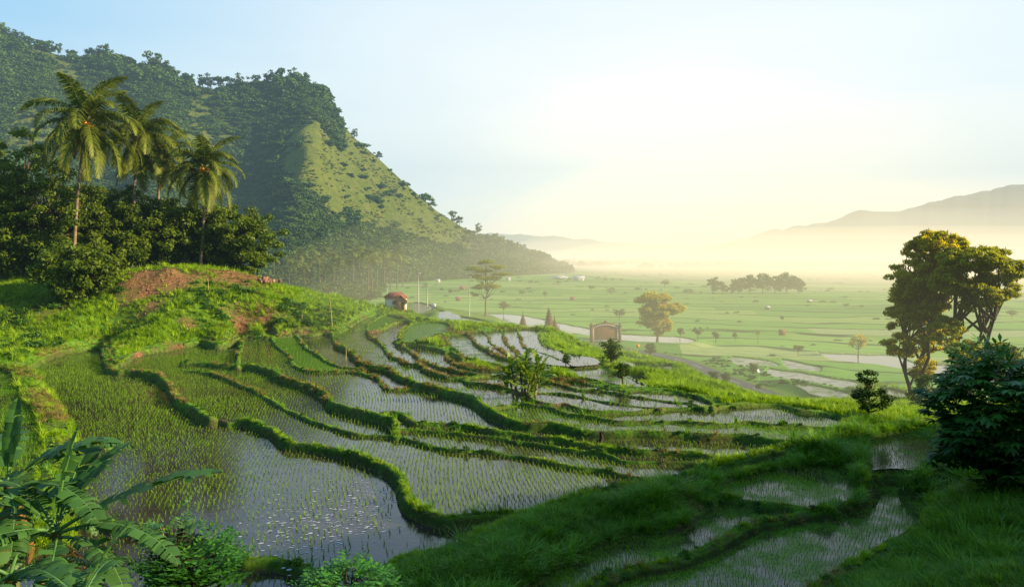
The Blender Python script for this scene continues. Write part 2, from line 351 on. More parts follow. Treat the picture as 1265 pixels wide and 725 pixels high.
for p in [(0,0,18.4),(-8,10,12.6),(0,14,12),(8,14,12.3),(16,16,12.0),(-15,14,12.5),(-22,22,9),(-8,20,9.2),(2,20,9.3),(10,21,9.4),(17,23,10),(26,28,11.6),(32,40,11),(38,55,9),(40,68,5),
          (-40,45,9),(-60,60,12),(-80,70,17),(-90,95,15),(-70,128,16.5),(-110,140,21),(-46,130,14.5),(-22,150,2),(-30,170,0),(-30,140,9),(-60,200,-2),(-100,230,0),(-160,250,4),
          (-180,100,34),(-150,40,30),(-60,20,16),(-20,-20,24),(30,-30,30),(60,-20,34),(-80,-60,40),(45,10,30),(60,30,32),(62,18,36),(54,44,15),(90,40,34),(75,55,18),(36,26,14),(75,75,0),(120,60,4),(150,100,-3),  # unseen hill on the right raised to cast shade over the foreground
          (60,100,-3),(100,130,-5),(40,170,-5.5),(100,200,-6),(0,220,-5),(-20,260,-5.5),(150,160,-5.5),(60,260,-6),(200,230,-6),(-60,290,-5),(-20,320,-6),(120,330,-6),(250,300,-6),(0,400,-6),(200,450,-6),(-150,380,-4),(330,380,-6)]:
    ctl.append(np.array(p, float))
ctl = np.array(ctl)
_k = len(ctl)
_D = np.sqrt(((ctl[:, None, :2] - ctl[None, :, :2]) ** 2).sum(-1))
_A = np.zeros((_k + 1, _k + 1)); _A[:_k, :_k] = _D - np.eye(_k) * .15; _A[_k, :_k] = 1; _A[:_k, _k] = 1
_w = np.linalg.solve(_A, np.append(ctl[:, 2], 0))
def macro(x, y):
    x = np.asarray(x, float); sh = x.shape; x = x.ravel(); y = np.asarray(y, float).ravel()
    out = np.empty(len(x))
    for i in range(0, len(x), 40000):
        a = x[i:i + 40000, None] - ctl[None, :, 0]; b = y[i:i + 40000, None] - ctl[None, :, 1]
        out[i:i + 40000] = np.sqrt(a * a + b * b) @ _w[:_k] + _w[_k]
    return out.reshape(sh)

# ------------------------------------------------------------------ polar grid
TD = .67; dT = .00135
th_d = np.arange(-TD, TD + 1e-6, dT)
co = []; t = TD; st = dT
while t < PI: st = min(st * 1.12, .06); t += st; co.append(min(t, PI))
co = np.array(co); TH = np.concatenate([-co[::-1], th_d, co])
rr = [1.5]
while rr[-1] < 17: rr.append(rr[-1] * 1.035)
R0_ = len(rr)
while rr[-1] < 290: rr.append(rr[-1] * 1.0031)
R1_ = len(rr)
while rr[-1] < 9000: rr.append(rr[-1] * 1.016)
RR = np.array(rr); LR = np.log(RR)
nT, nR = len(TH), len(RR)
GX = RR[:, None] * np.sin(TH)[None]; GY = RR[:, None] * np.cos(TH)[None]
GR = np.broadcast_to(RR[:, None], GX.shape)
def gidx(x, y):
    r = np.hypot(x, y); t = np.arctan2(x, y)
    return np.interp(np.log(r), LR, np.arange(nR)), np.interp(t, TH, np.arange(nT))
# macro on a thinned grid then interpolated
si = np.unique(np.append(np.arange(0, nR, 6), nR - 1)); sj = np.unique(np.append(np.arange(0, nT, 6), nT - 1))
Hs = macro(GX[np.ix_(si, sj)], GY[np.ix_(si, sj)])
tmp = np.empty((nR, len(sj)))
for j in range(len(sj)): tmp[:, j] = np.interp(np.arange(nR), si, Hs[:, j])
H0 = np.empty((nR, nT))
for i in range(nR): H0[i] = np.interp(np.arange(nT), sj, tmp[i])
far = sstep(230, 420, GR)
# far plain with a mild fall of fields
plain = -6 + .5 * fbm(GX / 120, GY / 120, 5, 2)
backhill = sstep(.9, 1.8, np.abs(TH))[None] * np.clip(GR, 0, 900) * .12
H0 = H0 * (1 - far) + plain * far
H0 = np.where(GR > 250, np.maximum(H0, plain + backhill * far), H0)
nz = fbm(GX / 5, GY / 5, 1, 3) - .5; nz2 = fbm(GX / 1.3, GY / 1.3, 2, 3) - .5
amp = sstep(20, 90, GR) * (1 - .75 * sstep(5, 20, GX))
near_plain = sstep(-1, 3, H0)
HG = H0 + near_plain * (nz * (.5 + 1.0 * amp) + nz2 * (.22 + .25 * amp)) + (1 - near_plain) * nz * .15

# ------------------------------------------------------------------ bunds
ND = np.full((nR, nT), 1e3); NZ = np.zeros((nR, nT)); BU = np.full((nR, nT), -1e3)
def densify(W, step=.35):
    W = np.asarray(W, float); n = len(W); out = []
    for i in range(n - 1):
        p0 = W[max(i - 1, 0)]; p1 = W[i]; p2 = W[i + 1]; p3 = W[min(i + 2, n - 1)]
        m = max(2, int(np.linalg.norm(p2 - p1) / step))
        for k in range(m):
            t = k / m
            q = .5 * (2 * p1 + (p2 - p0) * t + (2 * p0 - 5 * p1 + 4 * p2 - p3) * t * t + (3 * p1 - p0 - 3 * p2 + p3) * t ** 3)
            out.append(q)
    out.append(W[-1]); return np.array(out)
def snap(k, end):
    pts, z0, z1 = LINES[k][:3]; e = np.array(pts[end], float); best = (13.0, None)
    for k2, (p2, a0, a1, *_r) in LINES.items():
        if k2 == k: continue
        n = len(p2)
        for i in range(n - 1):
            a = np.array(p2[i], float); d = np.array(p2[i + 1], float) - a; t = np.clip(np.dot(e - a, d) / (d @ d + 1e-9), 0, 1); q = a + t * d; ds = np.hypot(*((q - e) * np.array([1, 1.6])))
            if ds < best[0]: best = (ds, P(q[0], q[1], a0 + (a1 - a0) * (i + t) / (n - 1)))
    return best[1]
LW = {}
for li, (k, (pts, z0, z1, w, g)) in enumerate(LINES.items()):
    ww = [P(u, v, z0 + (z1 - z0) * i / (len(pts) - 1)) for i, (u, v) in enumerate(pts)]
    for end in (0, -1):
        if pts[0] == pts[-1]: break
        q = snap(k, end)
        if q is not None and np.linalg.norm(q[:2] - ww[end][:2]) > .05:
            ww.insert(0, q) if end == 0 else ww.append(q)
    if np.mean([np.hypot(q_[0], q_[1]) for q_ in ww]) > 62: w = w * .72
    W = densify(ww, .6)
    r = np.hypot(W[:, 0], W[:, 1])
    W[:, 0], W[:, 1] = W[:, 0] + (vnoise(W[:, 0] / 1.7, W[:, 1] / 1.7, 1) - .5) * .25, W[:, 1] + (vnoise(W[:, 0] / 1.7 + 9, W[:, 1] / 1.7, 50) - .5) * .35
    W[:, 2] += (vnoise(W[:, 0] / 1.2, W[:, 1] / 1.2, li + 90) - .5) * .07
    LW[k] = (W, w, g)
    for a, b in zip(W[:-1], W[1:]):
        m = w + 1.9
        cx, cy = (a[0] + b[0]) / 2, (a[1] + b[1]) / 2; L = np.hypot(*(b - a)[:2]) / 2 + m
        r0 = math.hypot(cx, cy); t0 = math.atan2(cx, cy); dt = L / max(r0, 1)
        i0, i1 = np.searchsorted(RR, [r0 - L, r0 + L]); j0, j1 = np.searchsorted(TH, [t0 - dt, t0 + dt])
        X = GX[i0:i1, j0:j1]; Y = GY[i0:i1, j0:j1]
        if X.size == 0: continue
        d = b - a; l2 = d[0] ** 2 + d[1] ** 2 + 1e-9
        tt = np.clip(((X - a[0]) * d[0] + (Y - a[1]) * d[1]) / l2, 0, 1)
        dist = np.hypot(X - a[0] - tt * d[0], Y - a[1] - tt * d[1]); zc = a[2] + tt * d[2]
        e = np.maximum(0, dist - w)
        prof = zc - .35 * np.minimum(dist / (w + .05), 1) ** 2 * w * .5 - e * 2.1
        BU[i0:i1, j0:j1] = np.maximum(BU[i0:i1, j0:j1], prof)
        s = dist < ND[i0:i1, j0:j1]
        ND[i0:i1, j0:j1] = np.where(s, dist, ND[i0:i1, j0:j1]); NZ[i0:i1, j0:j1] = np.where(s, zc, NZ[i0:i1, j0:j1])
BU += nz2 * .22

# region labels in the dense window (run based union-find)
J0 = len(co); J1 = J0 + len(th_d); I0, I1 = R0_ - 12, R1_
bar = ND[I0:I1, J0:J1] < np.maximum(.12, GR[I0:I1, J0:J1] * .0026)
LAB = np.zeros(bar.shape, np.int32); par = [0]
def find(a):
    while par[a] != a: par[a] = par[par[a]]; a = par[a]
    return a
prev = []
for i in range(bar.shape[0]):
    free = np.concatenate([[0], (~bar[i]).astype(np.int8), [0]]); df = np.diff(free)
    S = np.where(df == 1)[0]; E = np.where(df == -1)[0]; cur = []; k = 0
    for s, e in zip(S, E):
        lab = 0
        for (ps, pe, pl) in prev:
            if ps < e and pe > s:
                pl = find(pl)
                if lab == 0: lab = pl
                elif pl != lab: par[pl] = lab
        if lab == 0: par.append(len(par)); lab = len(par) - 1
        cur.append((s, e, lab)); LAB[i, s:e] = lab
    prev = cur
root = np.array([find(a) for a in range(len(par))]); LAB = root[LAB]
FLD = np.full((nR, nT), -1, np.int32)      # field number per grid vertex
seen = {}
for fi, (uv, z, rd, al, ra) in enumerate(FIELDS):
    p = P(*uv, z); i, j = gidx(p[0], p[1]); i = int(round(float(i))) - I0; j = int(round(float(j))) - J0
    if not (0 <= i < LAB.shape[0] and 0 <= j < LAB.shape[1]): print('seed out', uv); continue
    l = LAB[i, j]
    if l == 0: print('seed on bund', uv); continue
    n = (LAB == l).sum()
    if n > 260000: print('LEAK', uv, n); continue
    if l in seen: print('same region', uv, FIELDS[seen[l]][0]); continue
    seen[l] = fi; FLD[I0:I1, J0:J1][LAB == l] = fi
zf = np.array([f[1] for f in FIELDS] + [s[1] for s in STAMPS] + [0.])
al_ = np.array([f[3] for f in FIELDS] + [s[2] for s in STAMPS] + [0.])
RED = np.maximum(NZ, -50)
# grass heights meet the bund crests smoothly
tbl = sstep(0, 1.5, ND)
HGm = np.where(HG > NZ, NZ + (HG - NZ) * tbl, HG)
HGm = np.where(ND < 5, HGm, HG)
H = np.where(FLD >= 0, zf[FLD] - .06, HGm)
onbar = np.zeros((nR, nT), bool); onbar[I0:I1, J0:J1] = bar & (FLD[I0:I1, J0:J1] < 0)
H = np.where(onbar, BU, np.maximum(H, np.where(ND < 4, BU, -1e3)))
# stamped paddies
def inpoly(X, Y, Q):
    r = np.zeros(X.shape, bool); n = len(Q)
    for i in range(n):
        x0, y0 = Q[i][:2]; x1, y1 = Q[(i + 1) % n][:2]
        c = ((y0 > Y) != (y1 > Y)) & (X < (x1 - x0) * (Y - y0) / (y1 - y0 + 1e-12) + x0); r ^= c
    return r
for si_, (poly, z, a) in enumerate(STAMPS):
    Q = densify([P(u, v, z) for u, v in poly] + [P(*poly[0], z)], 2.0)
    Q[:, 0] += (vnoise(Q[:, 0] / 3, Q[:, 1] / 3, 4) - .5) * 1.2; Q[:, 1] += (vnoise(Q[:, 0] / 3, Q[:, 1] / 3, 8) - .5) * 2.5
    rq = np.hypot(Q[:, 0], Q[:, 1]); tq = np.arctan2(Q[:, 0], Q[:, 1])
    i0, i1 = np.searchsorted(RR, [rq.min() - 8, rq.max() + 8]); j0, j1 = np.searchsorted(TH, [tq.min() - .05, tq.max() + .05])
    X = GX[i0:i1, j0:j1]; Y = GY[i0:i1, j0:j1]
    m = inpoly(X, Y, Q)
    dm = np.full(X.shape, 1e3)
    for a_, b_ in zip(Q[:-1], Q[1:]):
        d = b_ - a_; l2 = d[0] ** 2 + d[1] ** 2 + 1e-9
        tt = np.clip(((X - a_[0]) * d[0] + (Y - a_[1]) * d[1]) / l2, 0, 1)
        dm = np.minimum(dm, np.hypot(X - a_[0] - tt * d[0], Y - a_[1] - tt * d[1]))
    hh = H[i0:i1, j0:j1]
    rim = z + .22
    out = ~m & (FLD[i0:i1, j0:j1] < 0)
    bl = sstep(.3, 6, dm)
    H[i0:i1, j0:j1] = np.where(m, z - .06, np.where(out, rim * (1 - bl) + hh * bl, hh))
    FLD[i0:i1, j0:j1] = np.where(m, len(FIELDS) + si_, FLD[i0:i1, j0:j1])
# road bed
ROAD = densify([P(u, v, z) for u, v, z in ROAD_PX], 2.0)
for _ in range(14):
    ROAD[1:-1] = .25 * ROAD[:-2] + .5 * ROAD[1:-1] + .25 * ROAD[2:]
RWH = 1.9
for a, b in zip(ROAD[:-1], ROAD[1:]):
    cx, cy = (a[0] + b[0]) / 2, (a[1] + b[1]) / 2; L = np.hypot(*(b - a)[:2]) / 2 + 9
    r0 = math.hypot(cx, cy); t0 = math.atan2(cx, cy); dt = L / r0
    i0, i1 = np.searchsorted(RR, [r0 - L, r0 + L]); j0, j1 = np.searchsorted(TH, [t0 - dt, t0 + dt])
    if 'RD' not in globals(): RD = np.full((nR, nT), 1e3); RZ = np.zeros((nR, nT))
    X = GX[i0:i1, j0:j1]; Y = GY[i0:i1, j0:j1]; d = b - a; l2 = d[0] ** 2 + d[1] ** 2 + 1e-9
    tt = np.clip(((X - a[0]) * d[0] + (Y - a[1]) * d[1]) / l2, 0, 1)
    dist = np.hypot(X - a[0] - tt * d[0], Y - a[1] - tt * d[1]); s = dist < RD[i0:i1, j0:j1]
    RD[i0:i1, j0:j1] = np.where(s, dist, RD[i0:i1, j0:j1]); RZ[i0:i1, j0:j1] = np.where(s, a[2] + tt * d[2], RZ[i0:i1, j0:j1])
bl = sstep(RWH + .7, 8, RD)
near_r = (RD < 8)
H = np.where(near_r, (RZ - .05) * (1 - bl) + H * bl, H)
FLD = np.where(RD < RWH + 1, -1, FLD)
FLDW = FLD.copy()
FLD = np.where((FLD >= 0) & (H > zf[FLD] + .07), -1, FLD)
def ground(x, y):
    fi, fj = gidx(np.asarray(x, float), np.asarray(y, float))
    i = np.clip(fi.astype(int), 0, nR - 2); j = np.clip(fj.astype(int), 0, nT - 2); a = fi - i; b = fj - j
    return H[i, j] * (1 - a) * (1 - b) + H[i + 1, j] * a * (1 - b) + H[i, j + 1] * (1 - a) * b + H[i + 1, j + 1] * a * b
def gz(x, y): return float(ground(np.array([x]), np.array([y]))[0])
def lookup(A, x, y):
    fi, fj = gidx(x, y); return A[np.clip(np.rint(fi).astype(int), 0, nR - 1), np.clip(np.rint(fj).astype(int), 0, nT - 1)]
def hit(u, v, z=None, tmin=5):
    d = ray(u, v); t = np.exp(np.linspace(math.log(tmin), math.log(2500), 1400)); x = d[0] * t; y = d[1] * t; zz = CAMZ + d[2] * t
    k = np.where(ground(x, y) > zz)[0]
    if len(k) == 0: p = P(u, v, z if z is not None else -6); return np.array([p[0], p[1], gz(p[0], p[1])])
    return np.array([x[k[0]], y[k[0]], gz(x[k[0]], y[k[0]])])
def at(u, v, Y): 
    """ground point at bearing of u, Y metres ahead"""
    p = PY(u, v, Y); return np.array([p[0], p[1], gz(p[0], p[1])])

# soil patches
SOIL = np.zeros((nR, nT))
for u, v, z, rad, s in [(180,342,16.6,4,1.),(165,352,16.6,3,.9),(185,356,16.6,3.5,1.),(215,346,16.8,4,1.),(240,342,16.8,2.6,.8),(285,341,16.8,4.5,1),(262,345,16.8,2.5,.7),(310,342,16.8,3,1),(165,368,16,2.5,.8),(190,376,13.6,2.5,.8),(60,385,12.5,5,.35),(300,395,11.3,3.5,.75),(322,385,12,3,.7),(275,345,16.5,3,.7),
    (230,402,10.6,1.5,.9),(145,430,8.6,1.5,.9),(170,437,8.8,1.2,.9),(215,425,9,1.5,.6),(410,407,10,1.8,.5),(455,394,10.2,1.8,.6),(350,410,9.5,2.5,.6),(375,411,9.6,2,.8),(600,412,10,1.2,.6),(575,414,10,1.2,.6),(618,410,10,1.2,.6),(650,411,10,1.4,.7),
    (80,520,8,1.4,.8),(85,545,7.8,1.2,.9),(460,408,10,1.5,.8),(700,500,9.5,1,.9),(645,492,9.7,1.1,.8),(850,655,7.5,1,.6),(870,600,8.2,1.2,.5),(800,605,8.3,1,.5)]:
    p = hit(u, v, z); SOIL = np.maximum(SOIL, s * np.exp(-((GX - p[0]) ** 2 + (GY - p[1]) ** 2) / rad ** 2))
rut = -99
ALG = np.where(FLD >= 0, al_[FLD], 0)
ISF = (FLD >= 0).astype(float)
V = np.stack([GX, GY, H], -1).reshape(-1, 3)
ii, jj = np.meshgrid(np.arange(nR - 1), np.arange(nT - 1), indexing='ij')
q = ii * nT + jj
Fq = np.stack([q, q + 1, q + nT + 1, q + nT], -1).reshape(-1, 4)

# ------------------------------------------------------------------ ground material
m, nt, ns, ln = newmat('terrain_ground')
geo = N(nt, 'ShaderNodeNewGeometry'); sep = N(nt, 'ShaderNodeSeparateXYZ'); ln.new(geo.outputs['Position'], sep.inputs[0])
sx, sy = sep.outputs[0], sep.outputs[1]
n1 = noise(nt, .35, 5); n2 = noise(nt, 2.6, 4); n3 = noise(nt, 11, 3); n0 = noise(nt, .05, 3)
g = ramp(nt, n2, [(.28, (.03, .085, .006)), (.5, (.09, .20, .012)), (.72, (.19, .31, .02))])
g = mix(nt, math_(nt, 'MULTIPLY', math_(nt, 'SUBTRACT', n1, .5, clamp=True), 2.6, clamp=True), g, (.20, .21, .035))
g = mix(nt, math_(nt, 'MULTIPLY', math_(nt, 'SUBTRACT', n3, .45, clamp=True), 1.6, clamp=True), g, (.015, .045, .006))
soilc = ramp(nt, n2, [(.3, (.11, .045, .02)), (.55, (.26, .12, .055)), (.75, (.42, .23, .12))])
nsep = N(nt, 'ShaderNodeSeparateXYZ'); ln.new(geo.outputs['Normal'], nsep.inputs[0])
steep = math_(nt, 'MULTIPLY', math_(nt, 'SUBTRACT', .78, nsep.outputs[2]), 4, clamp=True)
sf = math_(nt, 'ADD', math_(nt, 'MULTIPLY', steep, math_(nt, 'MULTIPLY', math_(nt, 'SUBTRACT', n1, .2), 1.5, clamp=True)), math_(nt, 'MULTIPLY', attr(nt, 'soil').outputs['Fac'], math_(nt, 'MULTIPLY', math_(nt, 'SUBTRACT', n2, .22), 3.4)), clamp=True)
wallc = mix(nt, attr(nt, 'soil').outputs['Fac'], (.038, .028, .012), soilc)
g = mix(nt, sf, g, wallc)
cr = math_(nt, 'MULTIPLY', attr(nt, 'crest').outputs['Fac'], math_(nt, 'MULTIPLY', math_(nt, 'SUBTRACT', noise(nt, .8, 3), .47, clamp=True), 6, clamp=True))
g = mix(nt, cr, g, ramp(nt, n3, [(.3, (.06, .040, .018)), (.7, (.17, .125, .06))]))
ln_ = N(nt, 'ShaderNodeVectorMath', operation='LENGTH'); ln.new(geo.outputs['Position'], ln_.inputs[0])
g = mix(nt, attr(nt, 'near').outputs['Fac'], g, mix(nt, 1.0, g, (.55, .62, .5), 'MULTIPLY'))  # near ground darkened: shade between the grass is painted into its colour
# paddy bed: mud with green
bed = ramp(nt, n2, [(.3, (.030, .020, .010)), (.7, (.07, .048, .026))])
bedg = mix(nt, math_(nt, 'MULTIPLY', attr(nt, 'algae').outputs['Fac'], math_(nt, 'MULTIPLY', noise(nt, 1.1, 5), 2.2), clamp=True), bed, ramp(nt, n3, [(.3, (.05, .12, .01)), (.7, (.13, .25, .02))]))
g = mix(nt, attr(nt, 'field').outputs['Fac'], g, bedg)
# the plain: long strip fields with low dykes
ang = -.16
qq = math_(nt, 'ADD', math_(nt, 'MULTIPLY', sx, math.sin(-ang)), math_(nt, 'MULTIPLY', sy, math.cos(ang)))
pp = math_(nt, 'SUBTRACT', math_(nt, 'MULTIPLY', sx, math.cos(ang)), math_(nt, 'MULTIPLY', sy, math.sin(-ang)))
qw = math_(nt, 'ADD', qq, math_(nt, 'MULTIPLY', noise(nt, .012, 3), 60))
cell = math_(nt, 'DIVIDE', qw, 21.0); row = math_(nt, 'FLOOR', cell); fr = math_(nt, 'FRACT', cell)
wn = N(nt, 'ShaderNodeTexWhiteNoise', noise_dimensions='2D')
cmb = N(nt, 'ShaderNodeCombineXYZ'); ln.new(row, cmb.inputs[0])
pcol = math_(nt, 'FLOOR', math_(nt, 'DIVIDE', math_(nt, 'ADD', pp, math_(nt, 'MULTIPLY', math_(nt, 'SINE', math_(nt, 'MULTIPLY', row, 12.9)), 60)), 75)); ln.new(pcol, cmb.inputs[1]); ln.new(cmb.outputs[0], wn.inputs['Vector'])
fc = ramp(nt, wn.outputs['Value'], [(0, (.08, .22, .025)), (.35, (.14, .32, .035)), (.7, (.20, .40, .05)), (.93, (.28, .40, .08)), (1, (.36, .40, .16))])
fc = mix(nt, math_(nt, 'MULTIPLY', n1, .45), fc, (.11, .23, .03))
edge = math_(nt, 'LESS_THAN', fr, math_(nt, 'ADD', .05, math_(nt, 'MULTIPLY', n0, .22)))
edge2 = math_(nt, 'MULTIPLY', edge, math_(nt, 'MULTIPLY', math_(nt, 'SUBTRACT', noise(nt, .03, 4), .36, clamp=True), 7, clamp=True))
fc = mix(nt, edge2, fc, (.03, .065, .015))
# low-frequency finer rows
fr2 = math_(nt, 'FRACT', math_(nt, 'MULTIPLY', cell, 3.0)); e3 = math_(nt, 'MULTIPLY', math_(nt, 'LESS_THAN', fr2, .16), .4)
fc = mix(nt, e3, fc, (.07, .14, .02))
scr = math_(nt, 'MULTIPLY', math_(nt, 'SUBTRACT', n1, .62, clamp=True), 8, clamp=True)
fc = mix(nt, math_(nt, 'MULTIPLY', scr, .5), fc, (.03, .07, .012))
g = mix(nt, attr(nt, 'plain').outputs['Fac'], g, fc)
b = N(nt, 'ShaderNodeBsdfPrincipled'); ln.new(g, b.inputs['Base Color']); b.inputs['Roughness'].default_value = .9; b.inputs['Specular IOR Level'].default_value = .15
bp = N(nt, 'ShaderNodeBump'); bp.inputs['Strength'].default_value = .6; bp.inputs['Distance'].default_value = .12
ln.new(noise(nt, 6, 5), bp.inputs['Height']); ln.new(bp.outputs[0], b.inputs['Normal'])
o = N(nt, 'ShaderNodeOutputMaterial'); ln.new(b.outputs[0], o.inputs[0])
M['ground'] = m
PL = sstep(-1.5, -3.8, H) * sstep(RWH + 1, RWH + 4, RD) * (FLD < 0) * sstep(95, 130, GR)
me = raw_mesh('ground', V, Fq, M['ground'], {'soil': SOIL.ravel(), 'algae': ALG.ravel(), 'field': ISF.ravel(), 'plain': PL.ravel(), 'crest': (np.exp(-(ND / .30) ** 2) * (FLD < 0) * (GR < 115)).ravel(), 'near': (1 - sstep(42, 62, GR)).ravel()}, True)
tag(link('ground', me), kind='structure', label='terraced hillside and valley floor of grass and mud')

# ------------------------------------------------------------------ water
m, nt, ns, ln = newmat('paddy_water')
fr = N(nt, 'ShaderNodeFresnel'); fr.inputs['IOR'].default_value = 1.5
gl = N(nt, 'ShaderNodeBsdfGlossy'); gl.inputs['Roughness'].default_value = .07; gl.inputs['Color'].default_value = (.93, .95, 1, 1)
mud = ramp(nt, noise(nt, .9, 5), [(.3, (.022, .017, .011)), (.7, (.05, .04, .028))])
alg = attr(nt, 'algae').outputs['Fac']
af = math_(nt, 'MULTIPLY', math_(nt, 'ADD', math_(nt, 'MULTIPLY', math_(nt, 'SUBTRACT', noise(nt, .55, 6), .5), 3), math_(nt, 'MULTIPLY', math_(nt, 'SUBTRACT', alg, .42), 3)), 1.3, clamp=True)
gcol = ramp(nt, noise(nt, 9, 3), [(.35, (.035, .085, .01)), (.65, (.12, .24, .02))])
mudg = mix(nt, math_(nt, 'MULTIPLY', af, .9), mud, gcol)
df = N(nt, 'ShaderNodeBsdfDiffuse'); ln.new(mudg, df.inputs['Color'])
ms = N(nt, 'ShaderNodeMixShader')
ff = math_(nt, 'MULTIPLY', math_(nt, 'MULTIPLY', fr.outputs[0], 1.0), math_(nt, 'SUBTRACT', 1, math_(nt, 'MULTIPLY', af, .8)), clamp=True)
ln.new(ff, ms.inputs[0]); ln.new(df.outputs[0], ms.inputs[1]); ln.new(gl.outputs[0], ms.inputs[2])
bp = N(nt, 'ShaderNodeBump'); bp.inputs['Strength'].default_value = .5; bp.inputs['Distance'].default_value = .012
ln.new(noise(nt, 5, 3), bp.inputs['Height'])
for x in (fr, gl): ln.new(bp.outputs[0], x.inputs['Normal'])
o = N(nt, 'ShaderNodeOutputMaterial'); ln.new(ms.outputs[0], o.inputs[0])
M['water'] = m
# every level gets its own flat sheet; vertices spread one cell under the dykes
FW = FLDW.copy()
for _ in range(2):
    for ax, sh in ((0, 1), (0, -1), (1, 1), (1, -1)):
        s_ = np.roll(FW, sh, ax); FW = np.where((FW < 0) & (s_ >= 0), s_, FW)
a_, b_, c_, d_ = FW[:-1, :-1], FW[:-1, 1:], FW[1:, 1:], FW[1:, :-1]
mx = np.maximum(np.maximum(a_, b_), np.maximum(c_, d_))
okc = (mx >= 0) & (a_ == mx) & (b_ == mx) & (c_ == mx) & (d_ == mx)
ii, jj = np.where(okc); q = ii * nT + jj
fq = np.stack([q, q + 1, q + nT + 1, q + nT], -1)
used, inv = np.unique(fq, return_inverse=True)
fwf = FW.ravel()[used]
Vw = V[used].copy(); Vw[:, 2] = zf[fwf]
me = raw_mesh('paddy_water', Vw, inv.reshape(-1, 4), M['water'], {'algae': al_[fwf]}, True)
tag(link('paddy_water', me), kind='structure', label='still water standing in the flooded rice terraces')

# ------------------------------------------------------------------ road
def strip(W, o0, o1, dz):
    T = np.gradient(W[:, :2], axis=0); T /= np.linalg.norm(T, axis=1)[:, None]; Nn = np.stack([-T[:, 1], T[:, 0]], 1)
    A = np.column_stack([W[:, :2] + Nn * o0, W[:, 2] + dz]); B = np.column_stack([W[:, :2] + Nn * o1, W[:, 2] + dz])
    return np.concatenate([A, B]), [(i, i + 1, len(W) + i + 1, len(W) + i) for i in range(len(W) - 1)]
Vr, Fr = strip(ROAD, -RWH, RWH, .03)
tag(link('road', raw_mesh('road', Vr, Fr, M['asphalt'])), kind='structure')
mb = MB()
for i in range(0, len(ROAD) - 4, 4):
    v_, f_ = strip(ROAD[i:i + 3], -.06, .06, .036); mb.add(v_, f_)
tag(mb.build('road_marking', M['paint']), kind='structure')

# ------------------------------------------------------------------ scatter helper
def template(name, meshes):
    c = bpy.data.collections.new(name)
    for i, me_ in enumerate(meshes):
        o_ = bpy.data.objects.new('%s_%02d' % (name, i), me_); c.objects.link(o_)
    return c
def scatter(name, pts, rot, scl, coll, label, cat=None):
    n = len(pts); me_ = bpy.data.meshes.new(name); me_.vertices.add(n); me_.vertices.foreach_set('co', np.asarray(pts, np.float32).ravel())
    a = me_.attributes.new('rot', 'FLOAT_VECTOR', 'POINT'); a.data.foreach_set('vector', np.asarray(rot, np.float32).ravel())
    a = me_.attributes.new('scl', 'FLOAT_VECTOR', 'POINT'); a.data.foreach_set('vector', np.asarray(scl, np.float32).ravel())
    a = me_.attributes.new('idx', 'INT', 'POINT'); a.data.foreach_set('value', rng.integers(0, len(coll.objects), n).astype(np.int32))
    o_ = link(name, me_)
    ng = bpy.data.node_groups.new(name, 'GeometryNodeTree')
    ng.interface.new_socket('Geometry', in_out='INPUT', socket_type='NodeSocketGeometry'); ng.interface.new_socket('Geometry', in_out='OUTPUT', socket_type='NodeSocketGeometry')
    gi = ng.nodes.new('NodeGroupInput'); go = ng.nodes.new('NodeGroupOutput')
    ip = ng.nodes.new('GeometryNodeInstanceOnPoints'); ci = ng.nodes.new('GeometryNodeCollectionInfo')
    ci.inputs['Collection'].default_value = coll; ci.inputs['Separate Children'].default_value = True; ci.inputs['Reset Children'].default_value = True
    def na(nm, ty):
        x = ng.nodes.new('GeometryNodeInputNamedAttribute'); x.data_type = ty; x.inputs['Name'].default_value = nm
        return [s for s in x.outputs if s.enabled and s.name == 'Attribute'][0]
    ng.links.new(gi.outputs[0], ip.inputs['Points']); ng.links.new(ci.outputs[0], ip.inputs['Instance']); ip.inputs['Pick Instance'].default_value = True
    ng.links.new(na('idx', 'INT'), ip.inputs['Instance Index']); ng.links.new(na('rot', 'FLOAT_VECTOR'), ip.inputs['Rotation']); ng.links.new(na('scl', 'FLOAT_VECTOR'), ip.inputs['Scale'])
    ng.links.new(ip.outputs[0], go.inputs[0])
    md = o_.modifiers.new('scatter', 'NODES'); md.node_group = ng
    tag(o_, label, cat, kind='stuff'); return o_

def blades(n, h, w, lean, seg=3, spread=.12, rs=0):
    """a tuft of n curved blades, about h tall"""
    r = np.random.default_rng(rs); V_ = []; F_ = []; T_ = []
    for b in range(n):
        a = r.uniform(0, 2 * PI); hh = h * r.uniform(.6, 1.1); ww = w * r.uniform(.7, 1.2); le = lean * r.uniform(.3, 1.3)
        o_ = np.array([math.cos(a), math.sin(a), 0]) * spread * math.sqrt(r.uniform()); d = np.array([math.cos(a + r.normal() * .5), math.sin(a + r.normal() * .5), 0]); s_ = np.array([-d[1], d[0], 0])
        base = len(V_); tv = r.uniform()
        for k in range(seg + 1):
            t = k / seg; c = o_ + d * le * hh * t ** 2 + np.array([0, 0, hh * (t - .35 * le * t * t)]); wk = ww * (1 - t) ** .7 * .5 + .001
            V_ += [c - s_ * wk, c + s_ * wk]; T_ += [tv * (.4 + .6 * t)] * 2
            if k: F_.append((base + 2 * k - 2, base + 2 * k - 1, base + 2 * k + 1, base + 2 * k))
    return V_, F_, T_
def tuft_coll(name, mat, k=4, **kw):
    ms_ = []
    for i in range(k):
        V_, F_, T_ = blades(rs=i + 3, **kw); ms_.append(raw_mesh(name, V_, F_, mat, {'tint': T_}))
    return template(name, ms_)
C_GR = tuft_coll('grass_tuft', M['grass'], n=22, h=1, w=.075, lean=.7, spread=.35)
C_GD = tuft_coll('grass_tuft_dark', M['grass_dark'], n=22, h=1, w=.075, lean=.8, spread=.35)
